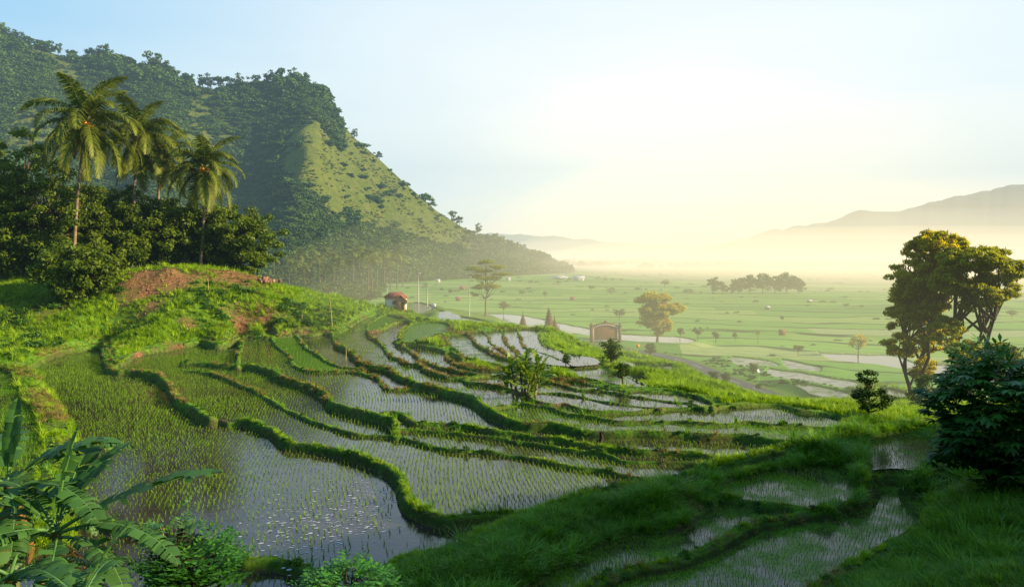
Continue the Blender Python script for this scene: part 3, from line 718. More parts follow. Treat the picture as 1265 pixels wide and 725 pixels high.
M['grass_mid'] = leafmat('tall_grass_blades', (.03, .12, .008), (.24, .48, .03), .35, .45, inst=True, bign=.3)
C_RE = tuft_coll('reed_tuft', M['grass_mid'], n=20, h=1, w=.05, lean=.9, spread=.2, seg=4)
C_RI = tuft_coll('rice_tuft', M['rice'], n=7, h=1, w=.09, lean=.35, spread=.1, seg=2)
C_DR = tuft_coll('dry_tuft', M['dry'], n=20, h=1, w=.09, lean=.8, spread=.4)

def leaves(centres, sig, n, size, rs=0, up=.4, aspect=.42, outc=None, zs=.62):
    """diamond leaves spread round cluster centres; returns V, F, tint"""
    r = np.random.default_rng(rs); C = np.asarray(centres, float); k = len(C)
    sg = np.broadcast_to(np.asarray(sig, float), (k,))
    idx = np.repeat(np.arange(k), n); m_ = len(idx)
    d = r.normal(size=(m_, 3)); d /= np.linalg.norm(d, axis=1)[:, None]
    rad = r.uniform(size=m_) ** .45
    p = C[idx] + d * (rad * sg[idx])[:, None] * np.array([1, 1, zs])
    nn = d * .7 + r.normal(size=(m_, 3)) * .6 + np.array([0, 0, up]); nn /= np.linalg.norm(nn, axis=1)[:, None]
    ax = np.cross(nn, r.normal(size=(m_, 3))); ax /= np.linalg.norm(ax, axis=1)[:, None] + 1e-9
    bx = np.cross(nn, ax); s_ = size * r.uniform(.6, 1.25, m_)[:, None]
    V_ = np.stack([p - ax * s_ * .5, p + bx * s_ * aspect * .5 + nn * s_ * .06, p + ax * s_ * .5 - nn * s_ * .05, p - bx * s_ * aspect * .5 + nn * s_ * .06], 1).reshape(-1, 3)
    F_ = np.arange(m_ * 4).reshape(-1, 4)
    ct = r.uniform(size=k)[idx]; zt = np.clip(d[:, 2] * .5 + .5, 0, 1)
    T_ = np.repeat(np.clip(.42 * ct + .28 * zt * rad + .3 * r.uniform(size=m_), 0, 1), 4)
    return V_, F_, T_

# ------------------------------------------------------------------ grass
def place(u0, u1, v0, v1): pass
inview = lambda x, y: np.abs(np.arctan2(x, y)) < .64
pts = []; sc = []
for k, (W, w, g_) in LW.items():
    seg = np.linalg.norm(np.diff(W[:, :2], axis=0), axis=1); L = np.concatenate([[0], np.cumsum(seg)])
    r = np.hypot(W[:, 0], W[:, 1]).mean()
    g_ = g_ * (1 if r < 52 else .72); n = int(L[-1] * 19 * min(1, (42 / r) ** .8) * (w / .25) ** .75)
    s = rng.uniform(0, L[-1], n)
    x = np.interp(s, L, W[:, 0]); y = np.interp(s, L, W[:, 1])
    a = rng.uniform(0, 2 * PI, n); rd = np.abs(rng.normal(0, .42, n)) * (w + .10)
    x += np.cos(a) * rd; y += np.sin(a) * rd
    lump = (.35 + 1.15 * vnoise(x / 1.5, y / 1.5, 31)) * (.7 + .7 * vnoise(x / .45, y / .45, 37))
    pts.append(np.stack([x, y], 1)); sc.append(g_ * .62 * lump * rng.uniform(.6, 1.3, n) * (max(r, 40) / 40) ** .3)
pts = np.concatenate(pts); sc = np.concatenate(sc)
kp = inview(pts[:, 0], pts[:, 1]) & (lookup(FLD, pts[:, 0], pts[:, 1]) < 0) & ((vnoise(pts[:, 0] / 1.1, pts[:, 1] / 1.1, 93) > .16) | (rng.uniform(size=len(pts)) < .3)) | (rng.uniform(size=len(pts)) < .15); pts, sc = pts[kp], sc[kp]
def grassput(name, xy, s, coll, label, tilt=.25, zsc=1.0):
    n = len(xy); z = ground(xy[:, 0], xy[:, 1]) - .02
    rot = np.stack([rng.normal(0, tilt, n), rng.normal(0, tilt, n), rng.uniform(0, 2 * PI, n)], 1)
    scatter(name, np.column_stack([xy, z]), rot, np.stack([s, s, s * zsc], 1), coll, label, 'grass')
grassput('dyke_grass', pts, sc, C_GR, 'short bright grass growing along the earth dykes')
# slopes: sample evenly in bearing and log range
def sample(n, r0, r1, t0=-.64, t1=.64):
    th = rng.uniform(t0, t1, n); r = np.exp(rng.uniform(math.log(r0), math.log(r1), n)); return r * np.sin(th), r * np.cos(th), r
x, y, r = sample(130000, 22, 135)
zg = ground(x, y); kp = (lookup(FLD, x, y) < 0) & (lookup(RD, x, y) > RWH + .8) & (lookup(ND, x, y) > .75) & (zg > -3)
so = lookup(SOIL, x, y); kp &= rng.uniform(size=len(x)) > so * 1.1
ph = fbm(x / 4, y / 4, 77, 3); kp &= (ph > .33) | (rng.uniform(size=len(x)) < .4)
x, y, r, ph = x[kp], y[kp], r[kp], ph[kp]
s = (.30 + .30 * vnoise(x / 2, y / 2, 3)) * (r / 40) ** .55 * rng.uniform(.6, 1.2, len(x))
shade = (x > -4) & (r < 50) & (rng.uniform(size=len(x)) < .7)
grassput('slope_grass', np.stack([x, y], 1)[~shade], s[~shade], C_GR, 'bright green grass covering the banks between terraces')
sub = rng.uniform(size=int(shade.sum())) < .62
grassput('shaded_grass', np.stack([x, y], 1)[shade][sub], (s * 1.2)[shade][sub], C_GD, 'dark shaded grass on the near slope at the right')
# dry tufts
x, y, r = sample(26000, 60, 125, -.6, .1); kp = (lookup(FLD, x, y) < 0) & (ground(x, y) > 8) & (fbm(x / 6, y / 6, 5, 3) > .52)
x, y, r = x[kp], y[kp], r[kp]
grassput('dry_grass', np.stack([x, y], 1), .35 * rng.uniform(.6, 1.3, len(x)), C_DR, 'yellowed dry grass patches on the left bank')
q = rng.integers(0, len(pts), 700); jit = rng.normal(0, .12, (700, 2)); xy = pts[q] + jit
grassput('dyke_weeds', xy, rng.uniform(.35, .7, 700), C_RE, 'taller weeds standing out of the dyke grass', .2)
q = rng.integers(0, len(pts), 420); xy = pts[q] + rng.normal(0, .15, (420, 2)); WEED = xy
# clods and dry stalks on the bare earth
x, y, r = sample(40000, 85, 125, -.6, -.1); so = lookup(SOIL, x, y); kp = (so > .35) & (rng.uniform(size=len(x)) < .16); CL = np.stack([x[kp], y[kp]], 1)
# long reeds on the near strip
def poly_sample(poly, z, n):
    Q = np.array([P(u, v, z)[:2] for u, v in poly]); lo, hi = Q.min(0), Q.max(0)
    p = rng.uniform(lo, hi, (n * 4, 2)); p = p[inpoly(p[:, 0], p[:, 1], Q)]; return p[:n]
xy = np.concatenate([poly_sample([(470,735),(495,690),(560,675),(615,650),(680,632),(760,618),(830,612),(850,636),(791,650),(700,684),(620,738)], 8.2, 1900),
                     poly_sample([(820,600),(900,575),(1010,545),(1060,520),(1130,520),(1060,560),(960,572),(870,600)], 8.8, 2200),
                     poly_sample([(1010,560),(1060,530),(1066,600),(1030,622),(1000,600)], 8.6, 700),
                     poly_sample([(1100,700),(1265,600),(1265,740),(1050,740)], 9.0, 1300)])
kp = lookup(FLD, xy[:, 0], xy[:, 1]) < 0; xy = xy[kp]
s = (.34 + .5 * fbm(xy[:, 0] / 1.4, xy[:, 1] / 1.4, 9, 2)) * rng.uniform(.6, 1.25, len(xy))
grassput('tall_grass', xy, s, C_RE, 'long arching grass blades on the near bank', .2)

cxy = poly_sample([(470,735),(495,690),(615,652),(760,618),(867,585),(1010,550),(1060,525),(1150,525),(1265,620),(1265,740),(1050,740),(1140,660),(1158,606),(1064,575),(960,580),(867,600),(855,636),(744,664),(620,738)], 8.5, 90)
xy = np.repeat(cxy, 9, 0) + rng.normal(0, .28, (len(cxy) * 9, 2)); kp = lookup(FLD, xy[:, 0], xy[:, 1]) < 0; xy = xy[kp]
grassput('grass_clumps', xy, rng.uniform(.55, 1.15, len(xy)), C_RE, 'tall clumps of arching grass on the near slope', .25)
hxy = cxy[rng.integers(0, len(cxy), 160)] + rng.normal(0, 1.6, (160, 2)); WEED = np.concatenate([WEED, hxy[lookup(FLD, hxy[:, 0], hxy[:, 1]) < 0]])
x, y, r = sample(2600, 22, 50, 0, .6); kp = (lookup(FLD, x, y) < 0) & (fbm(x / 2.5, y / 2.5, 55, 3) > .52)
grassput('withered_grass', np.stack([x, y], 1)[kp], rng.uniform(.2, .42, int(kp.sum())), C_DR, 'scattered withered tufts among the near grass')
# ------------------------------------------------------------------ rice
P_ = []; S_ = []
for fi, (uv, z, rd, al, ra) in enumerate(FIELDS):
    sel = FLD == fi
    if not sel.any() or GR[sel].min() > 98: continue
    xs, ys = GX[sel], GY[sel]; mr = np.median(GR[sel]); sp = .20 if mr < 62 else (.25 if mr < 80 else .32)
    rot = ra; c_, s_ = math.cos(rot), math.sin(rot)
    a = xs * c_ + ys * s_; b = -xs * s_ + ys * c_
    A, B = np.meshgrid(np.arange(a.min(), a.max(), sp * 1.15), np.arange(b.min(), b.max(), sp))
    A = A.ravel(); B = B.ravel(); bend = .35 * np.sin(B / 4.2 + fi) ; A = A + bend
    x = A * c_ - B * s_; y = A * s_ + B * c_
    x = x + rng.normal(0, .022, len(x)); y = y + rng.normal(0, .022, len(x))
    dn = rd * (.75 + .6 * fbm(x / 3, y / 3, fi, 3))
    if fi == 1: dn = np.where((x < -9.5 + 2 * vnoise(x / 3, y / 3, 5)) & (y > 36), .8, dn * .72) * sstep(.0, 1.2, 1.35 - np.exp(-((x + 5.5) ** 2 / 16 + (y - 34) ** 2 / 30)))
    kp = (lookup(FLD, x, y) == fi) & (rng.uniform(size=len(x)) < dn) & inview(x, y) & (np.hypot(x, y) < 112) & (rng.uniform(size=len(x)) < np.clip(1.25 - np.hypot(x, y) / 140, .3, 1)) & (lookup(ND, x, y) > .3)
    x, y = x[kp], y[kp]; r = np.hypot(x, y)
    P_.append(np.column_stack([x, y, np.full(len(x), z - .01)])); S_.append(rng.uniform(.15, .27, len(x)) * (1.1 if sp > .24 else 1) * (1.15 if fi == 1 else 1) * (.7 + .5 * vnoise(x / 4, y / 4, 2)))
P_ = np.concatenate(P_); S_ = np.concatenate(S_)
print('rice', len(P_), 'grass', len(pts))
rt = np.stack([rng.normal(0, .15, len(P_)), rng.normal(0, .15, len(P_)), rng.uniform(0, 2 * PI, len(P_))], 1)
scatter('rice_seedlings', P_, rt, np.stack([S_ * .8, S_ * .8, S_], 1), C_RI, 'young rice seedlings planted in rows in the water', 'rice')

# flat white flecks laid on the pond surface
V_, F_ = [], []
r = np.random.default_rng(5)
for k in range(430):
    c = P(r.normal(425, 38), 0, 7.5) if False else None
    t = r.uniform(); u = 330 + 150 * t + r.normal(0, 26); v = 665 - 55 * t + r.normal(0, 24) + (10 if r.uniform() < .3 else 0)
    if v < 588 or u > 485 + (v - 590) * .3: continue
    p = P(u, v, 7.512); n = r.integers(4, 7); a0 = r.uniform(0, 6); sx_ = r.uniform(.03, .13) ; sy_ = sx_ * r.uniform(.3, .8); rot = r.normal(.3, .4)
    b0 = len(V_)
    for i in range(n):
        a = a0 + 2 * PI * i / n; q1, q2 = math.cos(a) * sx_ * r.uniform(.7, 1.2), math.sin(a) * sy_ * r.uniform(.7, 1.2)
        V_.append((p[0] + q1 * math.cos(rot) - q2 * math.sin(rot), p[1] + q1 * math.sin(rot) + q2 * math.cos(rot), 7.512 + k * 1e-6))
    F_.append(tuple(range(b0, b0 + n)))
tag(link('pond_flecks', raw_mesh('pond_flecks', V_, F_, M['fleck'])), 'small white flecks lying on the near pond', 'fleck', kind='stuff')

# ------------------------------------------------------------------ undergrowth
def canopy_template(name, mat, k, nb, n, size, flat=.7, aspect=.5):
    ms_ = []
    for i in range(k):
        r = np.random.default_rng(40 + i)
        d = r.normal(size=(nb, 3)); d[:, 2] = np.abs(d[:, 2]) * flat; d /= np.linalg.norm(d, axis=1)[:, None]
        c = d * np.array([.72, .72, .62 * r.uniform(.8, 1.2)]) * r.uniform(.5, 1, (nb, 1)) + np.array([0, 0, .35])
        V_, F_, T_ = leaves(c, .33, n, size, i, .5, aspect); ms_.append(raw_mesh(name, V_, F_, mat, {'tint': T_}))
    return template(name, ms_)
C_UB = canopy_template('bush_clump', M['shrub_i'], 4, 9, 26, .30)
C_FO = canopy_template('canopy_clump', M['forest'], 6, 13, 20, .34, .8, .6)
C_HB = canopy_template('hill_clump', M['hillbush'], 4, 8, 14, .40, .6, .6)
x, y, r = sample(5200, 62, 120, -.62, -.1); kp = (lookup(FLD, x, y) < 0) & (ground(x, y) > 8.6) & (lookup(ND, x, y) > .9) & (fbm(x / 7, y / 7, 61, 3) > .47) & (rng.uniform(size=len(x)) > lookup(SOIL, x, y) * 1.3)
x2, y2, r2 = sample(3000, 55, 130, .05, .62); k2 = (lookup(FLD, x2, y2) < 0) & (lookup(ND, x2, y2) > 1.6) & (lookup(RD, x2, y2) > 7) & (fbm(x2 / 6, y2 / 6, 63, 3) > .53) & (ground(x2, y2) > -3.6)
x3, y3, r3 = sample(2500, 100, 180, .05, .5); k3 = (lookup(FLD, x3, y3) < 0) & (lookup(RD, x3, y3) < 14) & (lookup(RD, x3, y3) > 3.5) & (fbm(x3 / 6, y3 / 6, 64, 3) > .42) & (x3 > np.interp(y3, ROAD[::-1, 1], ROAD[::-1, 0]))
x = np.concatenate([x[kp], x2[k2], x3[k3]]); y = np.concatenate([y[kp], y2[k2], y3[k3]]); n = len(x)
sc = rng.uniform(.45, 1.0, n) * np.where(x < 0, 1.0, .6)
scatter('undergrowth', np.column_stack([x, y, ground(x, y) - .15]), np.stack([np.zeros(n), np.zeros(n), rng.uniform(0, 6.28, n)], 1), np.stack([sc * 1.2, sc * 1.2, sc], 1), C_UB, 'low leafy weeds and bushes covering the banks', 'undergrowth')

n = len(WEED); sc = rng.uniform(.14, .34, n)
scatter('dyke_herbs', np.column_stack([WEED, ground(WEED[:, 0], WEED[:, 1]) - .05]), np.stack([np.zeros(n), np.zeros(n), rng.uniform(0, 6.28, n)], 1), np.stack([sc, sc, sc], 1), C_UB, 'small broad leaved weeds on the dykes', 'weeds')
M['clod'] = solidmat('earth_clod', (.16, .07, .035), (.40, .21, .11), 3, .95, .5, 8)
cl_ = []
for i in range(4):
    r = np.random.default_rng(i); mb = MB()
    for k in range(3): mb.box(r.normal(0, .25, 3) * np.array([1, 1, .3]), r.uniform(.3, .7, 3) * np.array([1, 1, .6]), r.uniform(0, 3), top=r.uniform(.4, .8))
    cl_.append(mb.mesh('clod', M['clod']))
C_CL = template('clods', cl_); n = len(CL); sc = rng.uniform(.15, .55, n) * rng.uniform(.4, 1, n)
scatter('earth_clods', np.column_stack([CL, ground(CL[:, 0], CL[:, 1])]), rng.uniform(-.5, .5, (n, 3)), np.stack([sc, sc, sc], 1), C_CL, 'reddish clods strewn over the bare earth bank', 'earth')
# ------------------------------------------------------------------ mountains
RIDGE = np.array([(-420,10),(-250,5),(-100,28),(0,48),(60,66),(100,78),(140,80),(170,92),(200,94),(240,110),(270,114),(300,114),(330,110),(350,106),(380,106),(395,116),(410,138),(440,172),(470,198),(500,226),(540,261),(570,280),(600,295),(640,312),(680,328),(712,341)], float)
def mountain_surface(u, s):
    """u = bearing in photo pixels, s = 0 foot .. 1 ridge .. 1.5 far side"""
    vr = np.interp(u, RIDGE[:, 0], RIDGE[:, 1]); Yf = np.interp(u, [-420, 200, 450, 600, 712], [380, 430, 560, 700, 860]); dY = np.interp(u, [-420, 200, 400, 600, 712], [520, 480, 400, 260, 60])
    Yr = Yf + dY; tx = (u - CX) / FPX / math.cos(PITCH)
    zr = CAMZ + (308 - vr) / FPX * Yr; zf_ = np.interp(u, [-420, 340, 712], [2, -4, -6])
    s1 = np.clip(s, 0, 1); shp = .62 * s1 + .38 * s1 ** 2
    shp = np.where(s > 1, 1 - (s - 1) * 1.1, shp)
    Y = Yf + dY * s; x = tx * Y
    z = zf_ + (zr - zf_) * shp
    e = np.clip(4 * s1 * (1 - s1), 0, 1)
    uc = 352 + 40 * s; e2 = np.sin(np.clip(s1, 0, 1) * PI) * (zr - zf_) / 240
    z = z + 26 * e2 * np.exp(-((u - uc - 12) / 34) ** 2) - 22 * e2 * np.exp(-((u - uc + 75) / 48) ** 2) - 8 * e2 * np.exp(-((u - 470) / 22) ** 2) - 16 * e2 * np.exp(-((u - 130) / 40) ** 2) + 14 * e2 * np.exp(-((u - 200) / 30) ** 2)
    z = z + e * (np.clip(zr, 0, 120) / 120) * (26 * (fbm(x / 90, Y / 130, 21, 4) - .5) + 8 * (fbm(x / 22, Y / 28, 22, 3) - .5))
    return x, Y, z
us = np.arange(-420, 713, 3.0); ss = np.concatenate([np.linspace(0, 1, 130), np.linspace(1.02, 1.6, 20)])
Ug, Sg = np.meshgrid(us, ss); mxs, mys, mzs = mountain_surface(Ug, Sg)
mzs[0] -= 12
nU, nS = len(us), len(ss)
# how grassy (not wooded) a place is
def grassy(u, s):
    n_ = fbm(u / 24, s * 11, 71, 3) - .5
    tri = sstep(338, 362, u + 30 * n_) * sstep(.22 + .0 * u, .36, s + .12 * n_) * (1 - sstep(0, 1, (s - (1.02 - (u < 425) * .30 + .0)) * 6 + (n_ * 2)) * (u < 425))
    tri = tri * (1 - sstep(575, 645, u + 40 * n_)) * sstep(0, .16, s + .15 * n_ - .24 - np.clip(u - 400, 0, 400) * .0012)
    left = sstep(.55, .7, fbm(u / 50, s * 5, 72, 2)) * (u < 340) * sstep(.35, .5, s) * .9
    return np.clip(tri + left, 0, 1)
gr = grassy(Ug, Sg)
m, nt, ns, ln = newmat('mountain_slope')
n1 = noise(nt, .02, 5); n2 = noise(nt, .12, 5)
woods = ramp(nt, n2, [(.3, (.02, .06, .010)), (.7, (.06, .12, .02))])
grs = ramp(nt, n2, [(.25, (.09, .115, .014)), (.5, (.11, .14, .02)), (.75, (.175, .165, .03))])
c = mix(nt, attr(nt, 'grassy').outputs['Fac'], woods, grs)
b = N(nt, 'ShaderNodeBsdfPrincipled'); ln.new(c, b.inputs['Base Color']); b.inputs['Roughness'].default_value = 1; b.inputs['Specular IOR Level'].default_value = .05
bp = N(nt, 'ShaderNodeBump'); bp.inputs['Strength'].default_value = .9; bp.inputs['Distance'].default_value = 4
ln.new(noise(nt, .18, 5), bp.inputs['Height']); ln.new(bp.outputs[0], b.inputs['Normal'])
o = N(nt, 'ShaderNodeOutputMaterial'); ln.new(b.outputs[0], o.inputs[0])
ii, jj = np.meshgrid(np.arange(nS - 1), np.arange(nU - 1), indexing='ij'); q = ii * nU + jj
me = raw_mesh('mountain', np.stack([mxs, mys, mzs], -1).reshape(-1, 3), np.stack([q, q + 1, q + nU + 1, q + nU], -1).reshape(-1, 4), m, {'grassy': gr.ravel()}, True)
tag(link('mountain', me), kind='structure', label='steep green mountain rising on the left of the valley')
# woods on it
n = 42000
u = rng.uniform(-60, 705, n); s = rng.uniform(0, 1.02, n) ** 1.1; kp = rng.uniform(size=n) > grassy(u, s) * .985; 
u, s = u[kp], s[kp]; x, y, z = mountain_surface(u, s); n = len(x)
sc = (2.4 + 5.6 * rng.uniform(0, 1, n) ** 2.5) * np.where(s > .93, 1.0 + .9 * vnoise(u / 9, s * 3, 8), 1) * np.where(u > 560, .9, 1) * (.75 + .6 * vnoise(u / 20, s * 9, 4))
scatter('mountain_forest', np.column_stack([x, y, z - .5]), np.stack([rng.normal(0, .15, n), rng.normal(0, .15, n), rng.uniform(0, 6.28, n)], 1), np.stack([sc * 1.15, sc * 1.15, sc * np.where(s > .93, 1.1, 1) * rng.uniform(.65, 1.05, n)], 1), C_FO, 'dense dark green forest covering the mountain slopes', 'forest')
n = 9000
u = rng.uniform(330, 690, n); s = rng.uniform(.1, 1., n); kp = (grassy(u, s) > .4) & (fbm(u / 9, s * 20, 14, 3) > .53); u, s = u[kp], s[kp]; x, y, z = mountain_surface(u, s); n = len(x); sc = rng.uniform(1.0, 2.6, n)
scatter('mountain_scrub', np.column_stack([x, y, z - .3]), np.stack([np.zeros(n), np.zeros(n), rng.uniform(0, 6.28, n)], 1), np.stack([sc, sc, sc * .7], 1), C_HB, 'yellow green scrub on the open spur of the mountain', 'scrub')

def far_range(name, prof, Y, base, thick, mat, label):
    prof = np.array(prof, float); us = np.arange(prof[0, 0], prof[-1, 0], 4.0); V_ = []
    rows = 14
    for i in range(rows):
        t = i / (rows - 1); YY = Y + thick * t
        for u in us:
            v = np.interp(u, prof[:, 0], prof[:, 1]) - 3.2 * (fbm(np.array([u / 14.]), np.array([.5]), 3, 4)[0] - .5) * 2
            z = CAMZ + (308 - v) / FPX * (Y + thick); x = (u - CX) / FPX * YY
            zz = base + (z - base) * t ** .8 + (0 if t == 1 else (fbm(np.array([x / 260]), np.array([YY / 260]), 9, 4)[0] - .5) * 130 * t * (1 - t) * 2)
            V_.append((x, YY, zz))
    for u in us: V_.append((((u - CX) / FPX) * (Y + thick * 1.8), Y + thick * 1.8, base))
    rows += 1; nu = len(us)
    F_ = [(i * nu + j, i * nu + j + 1, (i + 1) * nu + j + 1, (i + 1) * nu + j) for i in range(rows - 1) for j in range(nu - 1)]
    tag(link(name, raw_mesh(name, V_, F_, mat, smooth=True)), kind='structure', label=label)
M['farhill'] = solidmat('far_hill_woods', (.02, .045, .02), (.05, .085, .035), .01, 1, .0)
far_range('distant_mountain', [(820,318),(870,304),(905,299),(930,292),(960,283),(990,278),(1020,276),(1045,266),(1060,260),(1085,262),(1110,261),(1150,250),(1200,239),(1240,230),(1280,226),(1400,210),(1600,200)], 1650, -10, 700, M['farhill'], 'hazy mountain ridge across the valley on the right')
far_range('distant_hills', [(300,285),(500,285),(610,289),(680,292),(760,299),(860,305),(1000,304),(1200,302)], 4300, -10, 1500, M['farhill'], 'very faint low hills at the end of the valley')

# ------------------------------------------------------------------ trees
def make_tree(name, label, cat, base, h, blobs, mat, bark, nclus, nleaf, lsize, group=None, trunk_r=None, lean=(0, 0), sig=.9, seed=0, trunks=1, shade=.5, aspect=.42, low=.35, parts=True, up=.4, zs=.62):
    """blobs: (dx, dz fraction of h, radius x, radius z) of crown masses in metres; trunk + limbs reach the leaf clusters"""
    r = np.random.default_rng(seed); e = empty(name, base); tag(e, label, cat, group)
    tr_ = trunk_r or h * .022
    C = []; tb = MB()
    tops = []
    for k in range(trunks):
        a = 2 * PI * k / max(trunks, 1) + r.uniform(); off = np.array([math.cos(a), math.sin(a), 0]) * (tr_ * 1.2 if trunks > 1 else 0)
        top = np.array([lean[0] + off[0] * 4, lean[1] + off[1] * 4, h * (.72 if trunks == 1 else r.uniform(.5, .7))])
        n_ = 8; t = np.linspace(0, 1, n_)[:, None]
        pts_ = off + (top - off) * t + np.concatenate([r.normal(0, h * .010, (n_, 2)), np.zeros((n_, 1))], 1) * np.sin(t * PI)
        rad = tr_ * (1 - .72 * t[:, 0]); rad[0] *= 1.5; pts_[0, 2] -= .3
        tb.tube(pts_, rad / (1 if trunks == 1 else 1.3), 8); tops.append(pts_)
    for (dx, dz, rx, rz_) in blobs:
        n_ = max(3, int(nclus * rx * rx / sum(b[2] ** 2 for b in blobs)))
        for k in range(n_):
            d = r.normal(size=3); d /= np.linalg.norm(d); rr_ = r.uniform(.35, 1) ** .6
            C.append(np.array([dx, 0, dz * h]) + d * rr_ * np.array([rx, rx * .85, rz_]) + r.normal(0, .1, 3) * rx * .4)
    C = np.array(C)
    for c in C[:: max(1, len(C) // 34)]:
        tp = tops[r.integers(len(tops))]; zt = min(c[2] * r.uniform(.55, .8), tp[-1, 2]); i = int(np.clip(np.interp(zt, tp[:, 2], np.arange(len(tp))), 1, len(tp) - 1)); s0 = tp[i]
        mid = s0 * .5 + c * .5 + np.array([0, 0, -.06 * h * r.uniform(0, 1)]) + r.normal(0, .02 * h, 3)
        q = np.array([s0, s0 * .25 + mid * .75 * 1.0 + (c - c), mid, (mid + c) / 2 + r.normal(0, .01 * h, 3), c]); q[1] = s0 * .5 + mid * .5
        tb.tube(q, tr_ * np.array([.42, .34, .25, .15, .06]), 5, cap=False)
    V_, F_, T_ = leaves(C, np.full(len(C), sig) * r.uniform(.75, 1.25, len(C)), nleaf, lsize, seed, up, aspect, zs=zs)
    tb.build('trunk', bark, e, True)
    cr = link('crown', raw_mesh('crown', V_, F_, mat, {'tint': T_}), e)
    return e

def palm_frond(L, e0, droop, seed, npair=64, wl=.15, ll=1.3):
    r = np.random.default_rng(seed); n_ = 18; p = np.zeros(3); pts_ = [p.copy()]; el = e0
    tw = 0
    for k in range(n_):
        p = p + np.array([math.cos(el), 0, math.sin(el)]) * L / n_; pts_.append(p.copy()); el -= droop / n_ * (1 + .9 * k / n_)
    pts_ = np.array(pts_); mb = MB(); mb.tube(pts_, np.linspace(.07, .012, n_ + 1), 5, .9)
    V_ = [np.concatenate(mb.V)]; F_ = list(mb.F); T_ = [np.full(mb.n, .95)]; off = mb.n
    T = np.gradient(pts_, axis=0); T /= np.linalg.norm(T, axis=1)[:, None]
    for k in range(npair):
        t = .12 + .87 * k / npair; f = t * n_; i = int(f); a = f - i; c = pts_[i] * (1 - a) + pts_[min(i + 1, n_)] * a; tt = T[i]
        side = np.array([0, 1., 0]); upv = np.cross(tt, side); upv *= 1 if upv[2] > 0 else -1
        ln_ = ll * (math.sin(PI * min(1, .12 + .9 * t)) ** .6 + .12) * r.uniform(.85, 1.1)
        for sg in (-1, 1):
            d = side * sg * .75 + tt * (.45 + .5 * t) + upv * (.25) + r.normal(0, .1, 3); d /= np.linalg.norm(d)
            g1 = c + d * ln_ * .45; d2 = d + np.array([0, 0, -.75 - .3 * r.uniform()]); d2 /= np.linalg.norm(d2); g2 = g1 + d2 * ln_ * .6
            wv = tt * wl * .5; tv = np.clip(.15 + .6 * t + r.normal(0, .12), 0, 1)
            V_.append(np.array([c - wv * .5, c + wv * .5, g1 + wv, g1 - wv, g2 + wv * .1, g2 - wv * .1])); T_.append(np.full(6, tv))
            F_ += [(off, off + 1, off + 2, off + 3), (off + 3, off + 2, off + 4, off + 5)]; off += 6
    return np.concatenate(V_), F_, np.concatenate(T_)
FR = []
for i, (e0, dr) in enumerate([(1.25, .9), (.95, 1.3), (.62, 1.45), (.3, 1.4), (-.05, 1.25), (-.5, .9), (-.85, .5)]):
    for k in range(2):
        V_, F_, T_ = palm_frond(6.4, e0, dr, i * 3 + k); FR.append(raw_mesh('frond', V_, F_, M['frond'], {'tint': T_}))
V_, F_, T_ = palm_frond(5.2, -.95, .45, 77); FR_DEAD = raw_mesh('dead_frond', V_, F_, M['frond_dead'], {'tint': T_})
cm = MB(); cm.tube([(0, 0, -.2), (0, 0, -.13), (0, 0, 0), (0, 0, .13), (0, 0, .2)], [.03, .14, .19, .14, .03], 8); COCO = cm.mesh('coconut', M['coconut'], True)
def coco_palm(base, crown, label, seed, scale=1.0, dead=2, nf=28):
    r = np.random.default_rng(seed); e = empty('coconut_palm', base); tag(e, label, 'palm tree', 'coconut palms on the left hillock')
    base = np.array(base); top = np.array(crown) - base; n_ = 12; t = np.linspace(0, 1, n_)[:, None]
    bend = np.array([r.uniform(-.6, .6), r.uniform(-.6, .6), 0])
    pts_ = top * t + bend * np.sin(t * PI) * 1.2 + np.array([top[0], 0, 0]) * (-.25) * np.sin(t * PI)
    pts_[0, 2] -= .5
    tb = MB(); rad = np.linspace(.26, .15, n_); rad[0] = .38; tb.tube(pts_, rad, 9); tb.build('trunk', M['palmtrunk'], e, True)
    for k in range(nf):
        lv = k / nf; vi = min(6, int(lv * 6.2 + r.uniform(0, .8))); az = k * 2.399 + r.normal(0, .15)
        f = link('frond', FR[vi * 2 + int(r.integers(2))], e, top + np.array([0, 0, -.25 * lv]), (r.normal(0, .12), 0, az)); f.scale = (scale * r.uniform(.88, 1.1),) * 3
    for k in range(dead):
        f = link('dead_frond', FR_DEAD, e, top + np.array([0, 0, -.4]), (0, 0, r.uniform(3.6, 6.0))); f['label'] = 'brown dead frond hanging below the crown'
    for k in range(12):
        a = r.uniform(2.6, 6.8); link('coconut', COCO, e, top + np.array([math.cos(a) * .5, math.sin(a) * .5, r.uniform(-.95, -.1)]) * scale).scale = (scale * 1.35,) * 3
    return e
for (u, v, Y, bu, lab, sd, s, dd) in [
    (106, 152, 108, 90, 'tallest coconut palm, leftmost on the hillock, with a bent bare trunk and orange nuts', 1, 1.45, 1),
    (172, 168, 119, 171, 'middle coconut palm with orange nuts, partly behind the tallest palm', 2, 1.35, 1),
    (200, 192, 126, 204, 'coconut palm half hidden between the middle and the right palm', 3, 1.0, 2),
    (252, 208, 120, 247, 'shortest coconut palm at the right, rising just above the dark trees', 4, 1.2, 3)]:
    c = PY(u, v, Y); b_ = PY(bu, 330, Y + 1); b_[2] = gz(b_[0], b_[1]) - .2
    coco_palm(b_, c, lab, sd, s, dd)

